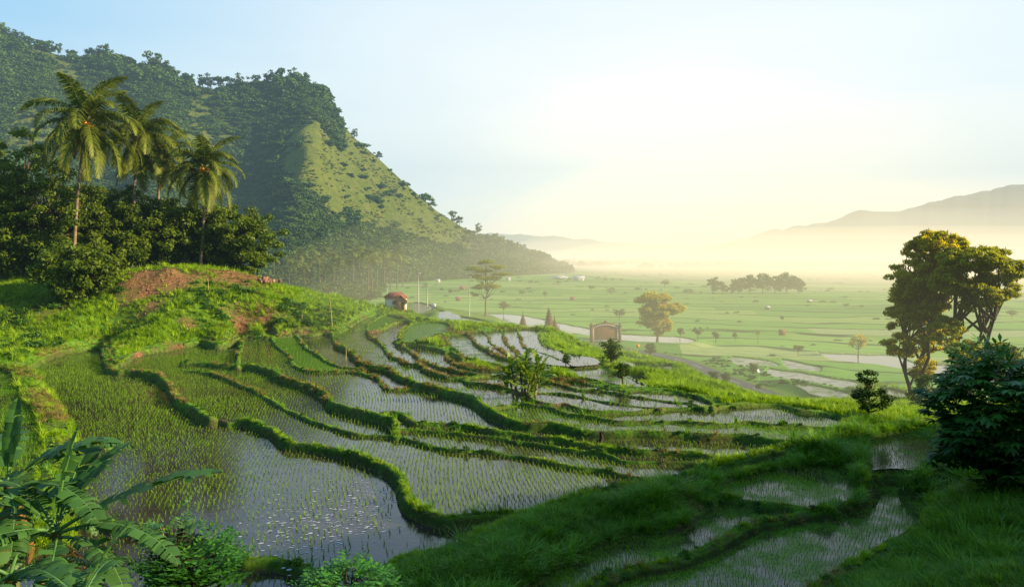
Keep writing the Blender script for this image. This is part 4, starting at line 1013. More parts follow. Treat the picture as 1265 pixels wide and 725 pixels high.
# thicket of broadleaf trees under the palms
TH_ = [(20,160,84,16,6.4,'tall dark broadleaf tree at the left edge of the thicket'),(-35,150,86,17,7.4,'dark tree mostly beyond the left edge of the picture'),(62,198,84,13,5.8,'rounded dark tree left of the tallest palm trunk'),
       (50,262,84,8,5.0,'lower leafy tree with pale leaning stems near the left edge'),(120,240,88,11,4.8,'dense dark tree behind the base of the bent palm trunk'),(150,228,92,13,4.8,'bushy dark tree below the middle palm'),
       (185,244,90,10,4.8,'dark tree standing above the red earth cut'),(218,244,92,10.5,4.6,'dense tree under the right hand palm'),(262,250,93,10,4.8,'dark tree whose boughs reach down to the red bank'),
       (296,258,92,9.0,5.0,'spreading dark tree overhanging the right end of the hillock'),(135,285,86,6.5,4.2,'low dark tree in front of the thicket beside the red earth'),(95,300,76,6,3.8,'small dark tree at the foot of the bent palm'),(5,250,84,9,5.4,'dark leafy tree in the lower left corner of the thicket')]
for i, (u, v, Y, h, rad, lab) in enumerate(TH_):
    Y = Y * 1.3 + 4; rad = rad * 1.34; p = PY(u, v, Y); g_ = gz(p[0], p[1]); H_ = max(h * .5, p[2] - g_); rad = min(rad, H_ * .75)
    make_tree('broadleaf_tree', lab, 'tree', (p[0], p[1], g_), H_, [(0, .72, rad, H_ * .28), (rad * .4, .5, rad * .8, H_ * .3), (-rad * .5, .45, rad * .8, H_ * .32), (0, .25, rad * .75, H_ * .2)], M['leaf_dark'], M['bark'], 130, 110, .55, 'trees of the thicket under the palms', seed=i + 100, sig=1.15, shade=.5, aspect=.5)

# lone trees
p = hit(600, 391, -3.5)
th_ = (391 - 320) / FPX * p[1]
make_tree('layered_tree', 'tall slender tree with flat layered foliage standing alone beyond the terraces', 'tree', p, th_, [(0, .95, th_ * .13, .5), (-th_ * .24, .83, th_ * .13, .4), (th_ * .20, .86, th_ * .13, .4), (-th_ * .05, .80, th_ * .16, .3), (th_ * .28, .74, th_ * .12, .3), (-th_ * .2, .70, th_ * .12, .3), (th_ * .05, .67, th_ * .2, .3), (th_ * .06, .53, th_ * .22, .3), (-th_ * .14, .50, th_ * .1, .3), (-th_ * .2, .40, th_ * .06, .5)], M['leaf_olive'], M['bark'], 170, 130, .5, seed=3, sig=1.5, trunk_r=.30, zs=.22, up=1.2)
p = hit(812, 422, -4); th_ = (422 - 359) / FPX * p[1]
make_tree('golden_tree', 'sunlit golden tree with open crown beside the road', 'tree', p, th_, [(-th_ * .05, .86, th_ * .3, 1.1), (-th_ * .28, .82, th_ * .14, .7), (th_ * .25, .66, th_ * .26, 1.3), (0, .62, th_ * .36, 2.2), (-th_ * .15, .42, th_ * .24, 2.0), (th_ * .08, .34, th_ * .22, 2.0), (th_*.02, .22, th_*.12, 1.2)], M['leaf_gold'], M['bark'], 260, 110, .55, seed=4, sig=1.1, trunk_r=.3, zs=.55, up=.6)
# right-hand pair
p = at(1133, 490, 86); h_ = p[2]; H_ = CAMZ + (308 - 283) / FPX * 86 - p[2]
make_tree('feathery_tree', 'left tree of the tall pair on the right, feathery crown with orange glow put into its leaf colour', 'tree', p, H_, [(1.6, .9, 3.4, 1.8), (-1.0, .74, 2.7, 2.4), (2.3, .72, 3.0, 2.5), (-1.9, .55, 2.1, 2.0), (.6, .58, 2.6, 2.2), (-2.2, .38, 1.9, 1.3), (1.4, .42, 1.9, 2.0), (.8, .26, 1.3, 1.5), (-.4, .66, 3.0, 3.0)], M['leaf_glow'], M['bark_dark'], 470, 85, .6, seed=5, sig=.62, trunks=3, trunk_r=.36, aspect=.24, zs=.5)
p = at(1185, 478, 82); H_ = CAMZ + (308 - 302) / FPX * 82 - p[2]
make_tree('spreading_tree', 'right tree of the tall pair, forked trunk and wide dark crown', 'tree', p, H_, [(.9, .92, 3.4, 1.4), (4.0, .86, 2.8, 1.7), (-1.4, .8, 2.0, 1.8), (2.2, .72, 3.4, 1.7), (-1.5, .5, 1.9, 1.8), (4.2, .36, 2.0, 1.2), (2.2, .3, 2.4, 1.4), (.2, .38, 1.8, 1.4), (6.2, .3, 1.2, .8)], M['leaf_olive'], M['bark_dark'], 410, 80, .56, seed=6, sig=.62, trunks=3, trunk_r=.42, aspect=.26, lean=(1.6, 0), zs=.5)
p = at(1250, 520, 74)
make_tree('small_leafy_tree', 'small leafy tree behind the cassava at the right edge', 'tree', p, 6.5, [(0, .8, 1.8, 1.2), (-.9, .55, 1.3, 1.2)], M['leaf_mid'], M['bark'], 40, 60, .3, seed=7, sig=.5)
p = at(1150, 505, 70)
make_tree('roadside_bush', 'tangled bush at the foot of the tall pair of trees', 'bush', p, 4.2, [(0, .6, 1.6, 1.2), (1.1, .4, 1.2, 1.), (-1.2, .35, 1.1, .9)], M['leaf_mid'], M['bark'], 40, 70, .28, seed=8, sig=.5)
p = hit(1073, 516, 8.2)
make_tree('leafy_shrub', 'dark green leafy shrub at the end of the long terraces', 'shrub', p, 3.3, [(-.15, .78, .75, .55), (.45, .4, 1.1, .7), (-.35, .35, .8, .8)], M['leaf_mid'], M['bark_dark'], 42, 85, .20, seed=9, sig=.36)
for i, (u, v0, v1, Y, rad, mat, nm, lab) in enumerate([
    (755,452,419,None,1.0,'leaf_mid','pollard_tree','thick pollarded stub tree in front of the brick gateway'),
    (769,473,448,None,.8,'leaf_mid','pollard_tree','short leafy pollard right of the taller stub tree'),
    (803,441,424,None,.9,'leaf_mid','roadside_shrub','leafy shrub at the road edge below the golden tree'),
    (881,472,458,None,.6,'leaf_mid','roadside_shrub','small shrub left of its twin against the grey road'),
    (896,475,459,None,.65,'leaf_mid','roadside_shrub','small dark shrub standing out against the grey road'),
    (937,482,473,None,.45,'leaf_mid','roadside_shrub','tiny round shrub at the near edge of the road'),
    (930,462,448,None,1.1,'leaf_pale','roadside_shrub','pale upright bush beside the white road sign'),
    (652,452,441,None,.4,'leaf_mid','dyke_shrub','small shrub on the pale terrace right of the banana clump'),
    (699,455,440,None,.5,'leaf_mid','dyke_shrub','spiky green shrub at the tip of the long pale terrace'),
    ]):
    z = {755: 9.9, 769: 9.4, 803: -3.4, 881: 3.0, 896: 3.6, 937: 4.5, 930: -4, 652: 10.1, 699: 10.0}[u]
    p = hit(u, v0, z); hh = max(.8, (v0 - v1) / FPX * p[1])
    rad = hh * .42
    make_tree(nm, lab, 'shrub' if 'shrub' in nm else 'tree', p, hh, [(0, .78, rad, hh * .2), (rad * .3, .5, rad * .8, hh * .22), (-rad * .4, .42, rad * .6, hh * .2)], M[mat], M['bark'], 30, 70, hh * .085, seed=20 + i, sig=rad * .45, trunk_r=hh * .05)
# trees out on the plain
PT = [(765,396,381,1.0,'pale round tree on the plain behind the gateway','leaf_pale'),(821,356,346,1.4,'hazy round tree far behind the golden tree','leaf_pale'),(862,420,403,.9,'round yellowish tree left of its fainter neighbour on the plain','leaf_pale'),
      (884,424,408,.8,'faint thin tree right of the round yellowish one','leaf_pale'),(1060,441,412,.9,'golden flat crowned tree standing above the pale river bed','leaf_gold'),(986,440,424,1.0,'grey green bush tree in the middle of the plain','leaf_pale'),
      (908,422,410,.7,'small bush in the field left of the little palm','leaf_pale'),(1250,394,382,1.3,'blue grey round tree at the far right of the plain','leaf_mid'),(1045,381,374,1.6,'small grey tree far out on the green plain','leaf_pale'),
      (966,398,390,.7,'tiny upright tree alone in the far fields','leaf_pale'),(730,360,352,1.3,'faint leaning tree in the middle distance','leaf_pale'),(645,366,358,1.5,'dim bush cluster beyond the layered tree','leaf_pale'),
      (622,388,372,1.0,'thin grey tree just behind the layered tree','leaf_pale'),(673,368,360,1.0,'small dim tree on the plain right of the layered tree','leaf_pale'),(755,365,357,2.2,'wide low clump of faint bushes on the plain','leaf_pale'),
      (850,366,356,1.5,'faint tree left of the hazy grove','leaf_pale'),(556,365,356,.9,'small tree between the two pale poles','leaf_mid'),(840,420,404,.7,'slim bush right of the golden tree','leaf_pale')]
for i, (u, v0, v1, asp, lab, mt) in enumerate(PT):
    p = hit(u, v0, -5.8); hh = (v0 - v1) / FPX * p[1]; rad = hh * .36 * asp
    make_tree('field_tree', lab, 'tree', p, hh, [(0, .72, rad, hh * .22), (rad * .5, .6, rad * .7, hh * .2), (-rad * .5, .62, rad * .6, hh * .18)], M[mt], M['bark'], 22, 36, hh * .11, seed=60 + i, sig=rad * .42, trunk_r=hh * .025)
# hazy grove
for i, (u, w_, v1) in enumerate([(880,14,341),(892,10,346),(912,16,342),(926,18,338),(942,20,336),(957,16,340),(972,22,336),(986,14,344),(903,8,350)]):
    p = P(u, 363, -5.9); hh = (363 - v1) / FPX * p[1]; rad = w_ / FPX * p[1] * .5
    make_tree('grove_tree', 'hazy round tree of the grove out on the plain', 'tree', p, hh, [(0, .62, rad, hh * .34), (rad * .6, .45, rad * .8, hh * .3)], M['leaf_mid'], M['bark'], 26, 34, hh * .14, group='trees of the hazy grove on the plain', seed=140 + i, sig=rad * .5)
# skyline trees on the mountain
SK = [(6,38,9),(14,44,8),(28,46,9),(36,50,8),(48,56,8),(58,60,7),(70,64,7),(82,66,8),(98,72,7),(120,78,10),(132,76,12),(140,78,13),(164,88,12),(172,92,10),(200,92,17),(212,96,12),(222,100,10),(238,108,10),(256,112,10),(266,114,9),(276,112,13),(290,112,11),(300,112,11),(322,108,9),(338,106,10),(352,106,14),(364,104,10),(382,108,8),(398,122,9),(412,142,7),(440,176,5),(470,202,4),(558,276,8),(568,281,7),(590,293,7),(612,302,6),(660,322,8),(672,326,7)]
sk_meshes = []
for i in range(4):
    r = np.random.default_rng(300 + i); hh = 1.0
    C = [np.array([r.normal(0, .22), r.normal(0, .22), .62 + r.normal(0, .14)]) for _ in range(14)]
    V_, F_, T_ = leaves(C, .19, 26, .15, 300 + i, .4, .6); T_ = T_ * .5
    tb = MB(); tb.tube([(0, 0, -.1), (.02, 0, .3), (0, 0, .6)], [.035, .028, .015], 6)
    for c in C[::2]: tb.tube([(0.01, 0, .35), tuple(c * .6 + np.array([0, 0, .15])), tuple(c)], [.018, .012, .005], 4, cap=False)
    sk_meshes.append((tb.mesh('trunk', M['bark_dark'], True), raw_mesh('crown', V_, F_, M['leaf_mid'] if i % 2 else M['leaf_dark'], {'tint': T_})))
for i, (u, v, hp) in enumerate(SK):
    x, y, z = mountain_surface(np.array([float(u)]), np.array([1.0])); hh = (hp + 5) / FPX * float(y[0])
    e = empty('skyline_tree', (float(x[0]), float(y[0]), float(z[0]) - .5), random.uniform(0, 6)); tag(e, 'dark tree standing against the sky on the mountain ridge', 'tree', 'trees along the mountain skyline')
    tm, cm_ = sk_meshes[i % 4]; wsc = hh * random.uniform(.85, 1.3)
    for nm, me_ in (('trunk', tm), ('crown', cm_)):
        o_ = link(nm, me_, e); o_.scale = (wsc, wsc, hh * 1.15)
# tree belt at the foot of the far mist and mountain toe
V_ = None
n = 2600
u = rng.uniform(560, 1300, n); Yb = rng.uniform(1000, 1500, n) ; x = (u - CX) / FPX * Yb; sc = rng.uniform(5, 9, n)
kp = fbm(u / 60, Yb / 90, 8, 3) > .42; x, Yb, sc = x[kp], Yb[kp], sc[kp]; n = len(x)
scatter('valley_woods', np.column_stack([x, Yb, ground(x, Yb)]), np.stack([np.zeros(n), np.zeros(n), rng.uniform(0, 6.28, n)], 1), np.stack([sc, sc, sc], 1), C_FO, 'misty belt of woods across the end of the valley', 'woods')
n = 1500
u = rng.uniform(300, 700, n); f = np.interp(u, [300, 470, 560, 700], [0, 0, .6, 1]); Yb = rng.uniform(380, 560, n) + f * rng.uniform(130, 260, n)
lim = np.interp(u, [300, 460, 480, 700], [1, 1, .0, .0]); kp = (rng.uniform(size=n) < lim) | (Yb > np.interp(u, [-420, 200, 450, 600, 712], [380, 430, 560, 700, 860]) - 25)
u, Yb = u[kp], Yb[kp]; x = (u - CX) / FPX * Yb; sc = rng.uniform(2.2, 5, len(x)); n = len(x)
scatter('foothill_woods', np.column_stack([x, Yb, ground(x, Yb)]), np.stack([np.zeros(n), np.zeros(n), rng.uniform(0, 6.28, n)], 1), np.stack([sc, sc, sc], 1), C_FO, 'mixed green trees massed at the foot of the mountain', 'woods')

n = 5200
pp_ = rng.uniform(-150, 800, n); k_ = rng.integers(5, 48, n); row_off = (_hash(k_, np.floor(pp_ / 40), 3) - .5) * 8; qq_ = k_ * 21.0 + row_off
x = pp_ * math.cos(.16) - qq_ * math.sin(.16) * 0 + qq_ * .16; y = qq_ - pp_ * .16
kp = (y > 150) & (_hash(k_, np.floor(pp_ / 26), 9) > .62) & inview(x, y) & (ground(x, y) < -4.2) & (lookup(RD, x, y) > 5) & (lookup(FLD, x, y) < 0) & (rng.uniform(size=n) < .55)
x, y = x[kp], y[kp]; n = len(x); sc = rng.uniform(.4, 1.3, n) * np.clip(np.hypot(x, y) / 350, .7, 1.6)
scatter('field_hedges', np.column_stack([x, y, ground(x, y) - .1]), np.stack([np.zeros(n), np.zeros(n), rng.uniform(0, 6.28, n)], 1), np.stack([sc * 1.5, sc * 1.5, sc * .9], 1), C_UB, 'low bushes and weeds along the dykes of the plain', 'undergrowth')

# distant palms
FP = []
for i in range(3):
    r = np.random.default_rng(500 + i); vs = []; fs = []; ts = []; off = 0
    for k in range(17):
        e0 = r.uniform(-.7, 1.3); V_, F_, T_ = palm_frond(4.6, e0, 1.25, 500 + k, 9, .42, 1.1); a = k * 2.4
        R_ = np.array([[math.cos(a), -math.sin(a), 0], [math.sin(a), math.cos(a), 0], [0, 0, 1]]); V_ = V_ @ R_.T
        vs.append(V_); fs += [tuple(j + off for j in f_) for f_ in F_]; ts.append(np.clip(T_ * .6 + .35, 0, 1)); off += len(V_)
    tb = MB(); tb.tube([(0, 0, -1), (r.uniform(-.3, .3), 0, 5), (r.uniform(-.5, .5), 0, 10), (0, 0, 14)], [.34, .26, .22, .18], 6)
    FP.append((tb.mesh('trunk', M['bark'], True), raw_mesh('crown', np.concatenate(vs) + np.array([0, 0, 14.]), fs, M['frond'], {'tint': np.concatenate(ts)})))
PALM = [(330,318,345),(338,322,348),(352,308,342),(357,320,350),(371,314,346),(380,306,342),(386,322,350),(395,318,348),(407,305,340),(412,316,346),(420,322,350),(436,310,346),(443,302,340),(448,318,352),(455,312,356),(459,322,358),(466,318,352),(474,306,344),(482,322,352),(490,314,350),(432,326,352),(365,326,352),(402,328,350),(497,320,346),(376,332,354),(345,334,352)]
for i, (u, v1, v0) in enumerate(PALM):
    Y = 470 + (352 - v0) * 9; p = PY(u, v1, Y); g_ = gz(p[0], p[1]); sc = np.clip((p[2] - g_) / 14., .7, 1.7)
    e = empty('coconut_palm', (p[0], p[1], g_), i * 1.3); tag(e, 'hazy coconut palm in the grove at the mountain foot', 'palm tree', 'distant coconut palms at the mountain foot')
    for nm, me_ in zip(('trunk', 'crown'), FP[i % 3]):
        o_ = link(nm, me_, e); o_.scale = (sc * .95, sc * .95, sc)
p = P(936, 424, -5.8); e = empty('small_palm', (p[0], p[1], gz(p[0], p[1]))); tag(e, 'small dark palm alone in the field left of the pink hut', 'palm tree')
for nm, me_ in zip(('trunk', 'crown'), FP[1]):
    o_ = link(nm, me_, e); o_.scale = (.30, .30, .22)

# ------------------------------------------------------------------ banana plants
def banana_leaf(L, W, e0, droop, seed, mat, torn=.5):
    """returns (leaf mesh, midrib mesh); leaf runs along +X from the origin"""
    r = np.random.default_rng(seed); n_ = 22; p = np.zeros(3); el = e0; pts_ = [p.copy()]; bend = r.normal(0, .25)
    for k in range(n_):
        az = bend * (k / n_) ** 1.5
        p = p + np.array([math.cos(el) * math.cos(az), math.cos(el) * math.sin(az), math.sin(el)]) * L / n_; pts_.append(p.copy()); el -= droop / n_ * (1 + .6 * k / n_)
    pts_ = np.array(pts_); T = np.gradient(pts_, axis=0); T /= np.linalg.norm(T, axis=1)[:, None]
    V_ = []; F_ = []; T_ = []
    tp = .16
    for sg in (-1, 1):
        t = tp
        while t < .995:
            w_ = r.uniform(.012, .03) if r.uniform() < torn else r.uniform(.05, .10)
            t2 = min(1.0, t + w_); hang = r.uniform(.05, .35) + (.35 if w_ < .03 else 0); fwd = r.uniform(.1, .3); tv = r.uniform(.2, .9)
            base = len(V_)
            for tt, gapm in ((t, .003), ((t + t2) / 2, 0), (t2, -.003)):
                f = tt * n_; i = min(int(f), n_ - 1); a = f - i; c = pts_[i] * (1 - a) + pts_[i + 1] * a; T0 = T[i]
                side = np.cross(T0, [0, 0, 1.]); side /= np.linalg.norm(side) + 1e-9; upv = np.cross(side, T0); side = side * sg
                x_ = (tt - tp) / (1 - tp); wd = W * .5 * (math.sin(PI * min(1, x_ * .93 + .07)) ** .55) if x_ < .999 else 0
                for q_ in (0, .35, .7, 1.0):
                    V_.append(c + side * wd * q_ * math.cos(.35 - hang * q_ * 1.3) + upv * wd * (q_ * math.sin(.45) - hang * 1.3 * q_ * q_) + T0 * (fwd * wd * q_ - gapm * L * q_ * 1.5)); T_.append(np.clip(tv + (.1 if q_ < .2 else 0), 0, 1))
            for a_ in range(2):
                for b_ in range(3):
                    i0 = base + a_ * 4 + b_; F_.append((i0, i0 + 1, i0 + 5, i0 + 4))
            t = t2 + (r.uniform(.003, .016) if r.uniform() < torn else 0)
    leaf = raw_mesh('leaf', V_, F_, mat, {'tint': T_}, True)
    mb = MB(); mb.tube(pts_ - np.array([0, 0, .012]), np.linspace(.028, .006, n_ + 1) * (L / 2.2), 6); rib = mb.mesh('midrib', M['stemg'], True)
    return leaf, rib
BL = {}
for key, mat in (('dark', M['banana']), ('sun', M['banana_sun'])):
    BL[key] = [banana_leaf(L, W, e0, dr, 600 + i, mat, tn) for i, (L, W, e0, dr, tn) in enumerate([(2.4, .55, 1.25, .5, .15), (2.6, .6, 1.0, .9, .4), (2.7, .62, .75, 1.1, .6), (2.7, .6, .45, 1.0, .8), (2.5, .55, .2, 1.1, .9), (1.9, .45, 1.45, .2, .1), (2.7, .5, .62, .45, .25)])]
DEADL = banana_leaf(2.2, .35, .1, 1.2, 699, M['frond_dead'], 1.0)[0]
def banana(base, h, label, leaves_, key='dark', stem_r=.12, group=None, stems=None):
    e = empty('banana_plant', base); tag(e, label, 'banana plant', group)
    for (sx_, sy_, lx, ly, sh) in (stems or [(0, 0, 0, 0, h)]):
        mb = MB(); mb.tube([(sx_, sy_, -.3), (sx_ + lx * .3, sy_ + ly * .3, sh * .35), (sx_ + lx * .7, sy_ + ly * .7, sh * .75), (sx_ + lx, sy_ + ly, sh)], [stem_r * 1.2, stem_r, stem_r * .75, stem_r * .5], 8); mb.build('stem', M['stem'], e, True)
    for (si2, vi, az, tilt, s, dz) in leaves_:
        sx_, sy_, lx, ly, sh = (stems or [(0, 0, 0, 0, h)])[si2]
        lf, rb = BL[key][vi]
        o_ = link('leaf', lf, e, (sx_ + lx, sy_ + ly, sh + dz), (0, tilt, az)); o_.scale = (s, s * (1.7 if key == 'sun' else 1), s)
        link('midrib', rb, o_)
    if key == 'dark':
        for k in range(3):
            sx_, sy_, lx, ly, sh = (stems or [(0, 0, 0, 0, h)])[0]
            o_ = link('dead_leaf', DEADL, e, (sx_ + lx, sy_ + ly, sh - .15), (0, .75, random.uniform(0, 6.3))); o_.scale = (.6,) * 3; o_['label'] = 'brown withered leaf hanging against the stem'
    return e
# near plants at the lower left: leaves (stem, variant, azimuth, tilt, scale, dz)
D2 = math.radians
def near_banana(u, v, Y, label, lv, sr=.13):
    p = PY(u, v, Y); g_ = gz(p[0], p[1]); banana((p[0], p[1], g_), p[2] - g_, label, lv, 'dark', sr, 'banana plants in the near left corner')
near_banana(70, 655, 11.5, 'large banana plant at the lower left with a long leaf reaching over the pond', [
    (0,6,D2(14),D2(4),.95,0),(0,3,D2(-6),D2(2),.85,-.05),(0,4,D2(-22),D2(0),.85,-.1),(0,1,D2(95),0,.85,0),(0,5,D2(30),0,.8,.1),(0,2,D2(150),0,.9,0),(0,3,D2(200),0,.85,-.1),(0,4,D2(-60),0,.8,-.1),(0,3,D2(-110),0,.9,0),(0,1,D2(215),0,.8,0),(0,0,D2(60),D2(15),.7,.05)])
near_banana(10, 600, 12.2, 'banana plant cut by the left edge of the picture', [
    (0,1,D2(10),D2(10),.75,0),(0,2,D2(40),0,.8,0),(0,3,D2(-20),0,.9,-.1),(0,4,D2(-50),0,.9,-.1),(0,2,D2(120),0,.9,0),(0,3,D2(200),0,.9,0),(0,5,D2(80),0,.7,.1),(0,4,D2(5),0,.7,-.15),(0,2,D2(260),0,.9,0)])
near_banana(100, 735, 9.5, 'banana plant at the bottom left with one bright upright young leaf', [
    (0,5,D2(15),D2(20),.55,.0),(0,3,D2(150),0,.75,-.1),(0,4,D2(190),0,.75,-.1),(0,2,D2(230),0,.75,-.1),(0,4,D2(-10),0,.6,-.25),(0,3,D2(100),0,.65,-.1)])
near_banana(12, 710, 10.5, 'low banana plant with yellowing hanging leaves in the bottom left corner', [
    (0,4,D2(10),0,.75,0),(0,3,D2(-15),0,.75,0),(0,4,D2(60),0,.7,0),(0,3,D2(110),0,.8,0),(0,4,D2(170),0,.8,0),(0,2,D2(220),0,.8,0),(0,4,D2(280),0,.8,0)])
# centre clump
p = hit(648, 490, 9.7)
r = np.random.default_rng(8); st_ = [(-.55, .1, -.5, 0, 2.3), (0, 0, .1, 0, 2.7), (.45, -.1, .5, 0, 2.5), (-.15, .4, -.2, .2, 2.1), (.2, -.35, .2, -.2, 1.2), (-.8, -.1, -.5, -.1, 1.7), (.75, .2, .45, .1, 1.9)]
lv_ = []
for k in range(7):
    for j in range(11): lv_.append((k, [0, 5, 0, 1, 1, 2, 3, 1, 2, 0, 3][j], k * 1.1 + j * 2.4, 0, r.uniform(.40, .62), -.13 * j))
banana(p, 2.5, 'clump of upright banana plants with pale stems in the middle of the terraces', lv_, 'sun', .09, stems=st_)
mb = MB(); mb.box((0, 0, 0), (.1, .1, .1))

# ------------------------------------------------------------------ near shrubs
def compound_bush(name, label, base, h, rad, mat, nsprig, seed, leafn=7, leafl=.12, palm=False, flat=.8, stems=5, fc=.58, fh=.42):
    """sprigs of leaflets on arching twigs"""
    r = np.random.default_rng(seed); e = empty(name, base); tag(e, label, 'bush'); tb = MB(); V_ = []; T_ = []
    for k in range(nsprig):
        d = r.normal(size=3); d[2] = d[2] * (1 if palm else .7) + .1; d /= np.linalg.norm(d); lob = 1 + .28 * math.sin(d[0] * 5 + seed) * math.cos(d[2] * 6 + d[1] * 4); c = np.array([0, 0, h * fc]) + d * np.array([rad, rad, h * fh]) * lob * r.uniform(.3, 1) ** .5
        out = np.array([d[0], d[1], .25 + r.normal(0, .2)]); out /= np.linalg.norm(out); tv = np.clip(.25 + .5 * d[2] + r.normal(0, .2), 0, 1)
        if k % max(1, nsprig // 60) == 0:
            tb.tube([(d[0] * .1, d[1] * .1, 0), tuple(c * np.array([.5, .5, .6])), tuple(c)], [.02, .014, .005], 5, cap=False)
        sd = np.cross(out, [0, 0, 1]); sd /= np.linalg.norm(sd) + 1e-9
        if palm:
            for j in range(leafn):
                a = (j / (leafn - 1) - .5) * 3.6; dd = out * math.cos(a) + sd * math.sin(a); dd = dd + np.array([0, 0, -.35 + r.normal(0, .08)]); dd /= np.linalg.norm(dd); l_ = leafl * (1 - .25 * abs(a) / 1.8) * r.uniform(.9, 1.1)
                w2 = np.cross(dd, [0, 0, 1]); w2 /= np.linalg.norm(w2) + 1e-9; w2 = w2 * l_ * .17
                V_ += [c, c + dd * l_ * .55 + w2, c + dd * l_ + np.array([0, 0, -.12 * l_]), c + dd * l_ * .55 - w2]; T_ += [tv] * 4
        else:
            for j in range(leafn):
                t = j / leafn; b_ = c + out * t * leafl * 2.2; sgn = 1 if j % 2 else -1
                dd = sd * sgn * .8 + out * .6 + np.array([0, 0, r.normal(-.05, .2)]); dd /= np.linalg.norm(dd); l_ = leafl * r.uniform(.7, 1.15); w2 = np.cross(dd, [0, 0, 1.]) + r.normal(0, .2, 3); w2 /= np.linalg.norm(w2); w2 = w2 * l_ * .25
                V_ += [b_, b_ + dd * l_ * .5 + w2, b_ + dd * l_, b_ + dd * l_ * .5 - w2]; T_ += [np.clip(tv + r.normal(0, .1), 0, 1)] * 4
    for k in range(stems):
        a = r.uniform(0, 6.28); tb.tube([(0, 0, -.3), (math.cos(a) * rad * .2, math.sin(a) * rad * .2, h * .4), (math.cos(a) * rad * .5, math.sin(a) * rad * .5, h * .75)], [.045, .035, .012], 6)
    tb.build('stems', M['bark_dark'], e, True)
    link('foliage', raw_mesh('foliage', V_, np.arange(len(V_)).reshape(-1, 4), mat, {'tint': T_}), e); return e
def on(u, v, Y):
    p = PY(u, v, Y); return p
p = PY(240, 735, 13.0); g_ = gz(p[0], p[1]); compound_bush('leafy_bush', 'bright green small leaved bush at the bottom beside the banana plants', (p[0], p[1], p[2] - .1), 1.05, .72, M['leaf_bright'], 520, 31)
p = PY(215, 690, 13.2); compound_bush('leafy_sapling', 'thin dull green sapling with a dry bent stalk left of the bright bush', (p[0], p[1], p[2] - .4), 1.2, .35, M['leaf_cassava'], 110, 32)
p = PY(428, 750, 13.0); compound_bush('leafy_bush', 'bright green bush cut by the bottom edge near the pond', (p[0], p[1], p[2] - .1), .75, .72, M['leaf_bright'], 420, 33)
p = hit(1232, 612); top = CAMZ + (308 - 438) / FPX * p[1]
compound_bush('cassava_bush', 'big dark cassava bush with palmate leaves at the right edge', (p[0], p[1], p[2]), top - p[2], 78 / FPX * p[1], M['leaf_cassava'], 1500, 34, 7, .0165 * p[1], True, stems=3, fc=.56, fh=.46)
# dry stalk
p = PY(222, 700, 13.1); e = MB(); e.tube([(p[0], p[1], p[2] - .6), (p[0] - .05, p[1], p[2] + .1), (p[0] - .35, p[1], p[2] + .75)], [.02, .018, .012], 6); tag(e.build('dry_stalk', M['bamboo'], smooth=True), 'dry bent brown stalk leaning over the bright bush', 'stalk')

# ------------------------------------------------------------------ buildings and small things
def gable(mb, w, d, h, z0, over=.2, th=.08):
    x = w / 2 + over; y = d / 2 + over
    v = [(-x, -y, z0), (x, -y, z0), (x, y, z0), (-x, y, z0), (-x, 0, z0 + h), (x, 0, z0 + h)]
    v2 = [(a, b, c - th) for a, b, c in v]
    mb.add(v + v2, [(0, 1, 5, 4), (2, 3, 4, 5), (6, 10, 11, 7), (8, 11, 10, 9), (0, 6, 7, 1), (2, 8, 9, 3), (1, 7, 11, 5), (5, 11, 8, 2), (0, 4, 10, 6), (4, 3, 9, 10)])
p = hit(489, 382, 6.2)
e = empty('farm_house', p, .25); tag(e, 'small white farmhouse with a red tiled roof at the top of the terraces', 'house')
mb = MB(); mb.box((0, 0, .95), (3.6, 2.6, 2.3)); mb.build('wall', M['whitewall'], e)
mb = MB(); x, y = 2.1, 1.65; mb.add([(-x, -y, 2.0), (x, -y, 2.0), (x, y, 2.0), (-x, y, 2.0), (-1.0, 0, 2.95), (1.0, 0, 2.95)], [(0, 1, 5, 4), (1, 2, 5), (2, 3, 4, 5), (3, 0, 4), (3, 2, 1, 0)]); mb.build('roof', M['rooftile'], e)
mb = MB(); mb.box((-.4, -1.32, 1.2), (.6, .05, .6)); w_ = mb.build('window', M['dark'], e); mb = MB(); mb.box((-.4, -1.36, .85), (.75, .06, .06)); mb.build('sill', M['whitetrim'], w_)
p2 = hit(495, 384, 6.4); e = empty('thatched_hut', p2, .15); tag(e, 'orange brown thatched hut leaning against the white farmhouse', 'hut')
mb = MB(); mb.box((0, -1.2, .9), (1.5, 1.4, 1.9)); mb.build('wall', M['thatch'], e)
mb = MB(); v = [(-1.5, -2.2, 1.5), (0, -2.2, 2.9), (1.5, -2.2, 1.5), (-1.5, -.2, 1.5), (0, -.2, 2.9), (1.5, -.2, 1.5)]; v2 = [(a, b, c - .12) for a, b, c in v]
mb.add(v + v2, [(0, 3, 4, 1), (1, 4, 5, 2), (6, 7, 10, 9), (7, 8, 11, 10), (0, 1, 7, 6), (1, 2, 8, 7), (3, 9, 10, 4), (4, 10, 11, 5), (0, 6, 9, 3), (2, 5, 11, 8)]); mb.build('roof', M['thatch'], e)
mb = MB(); mb.box((.35, -1.92, .9), (.45, .06, 1.3)); mb.build('door', M['dark'], e)
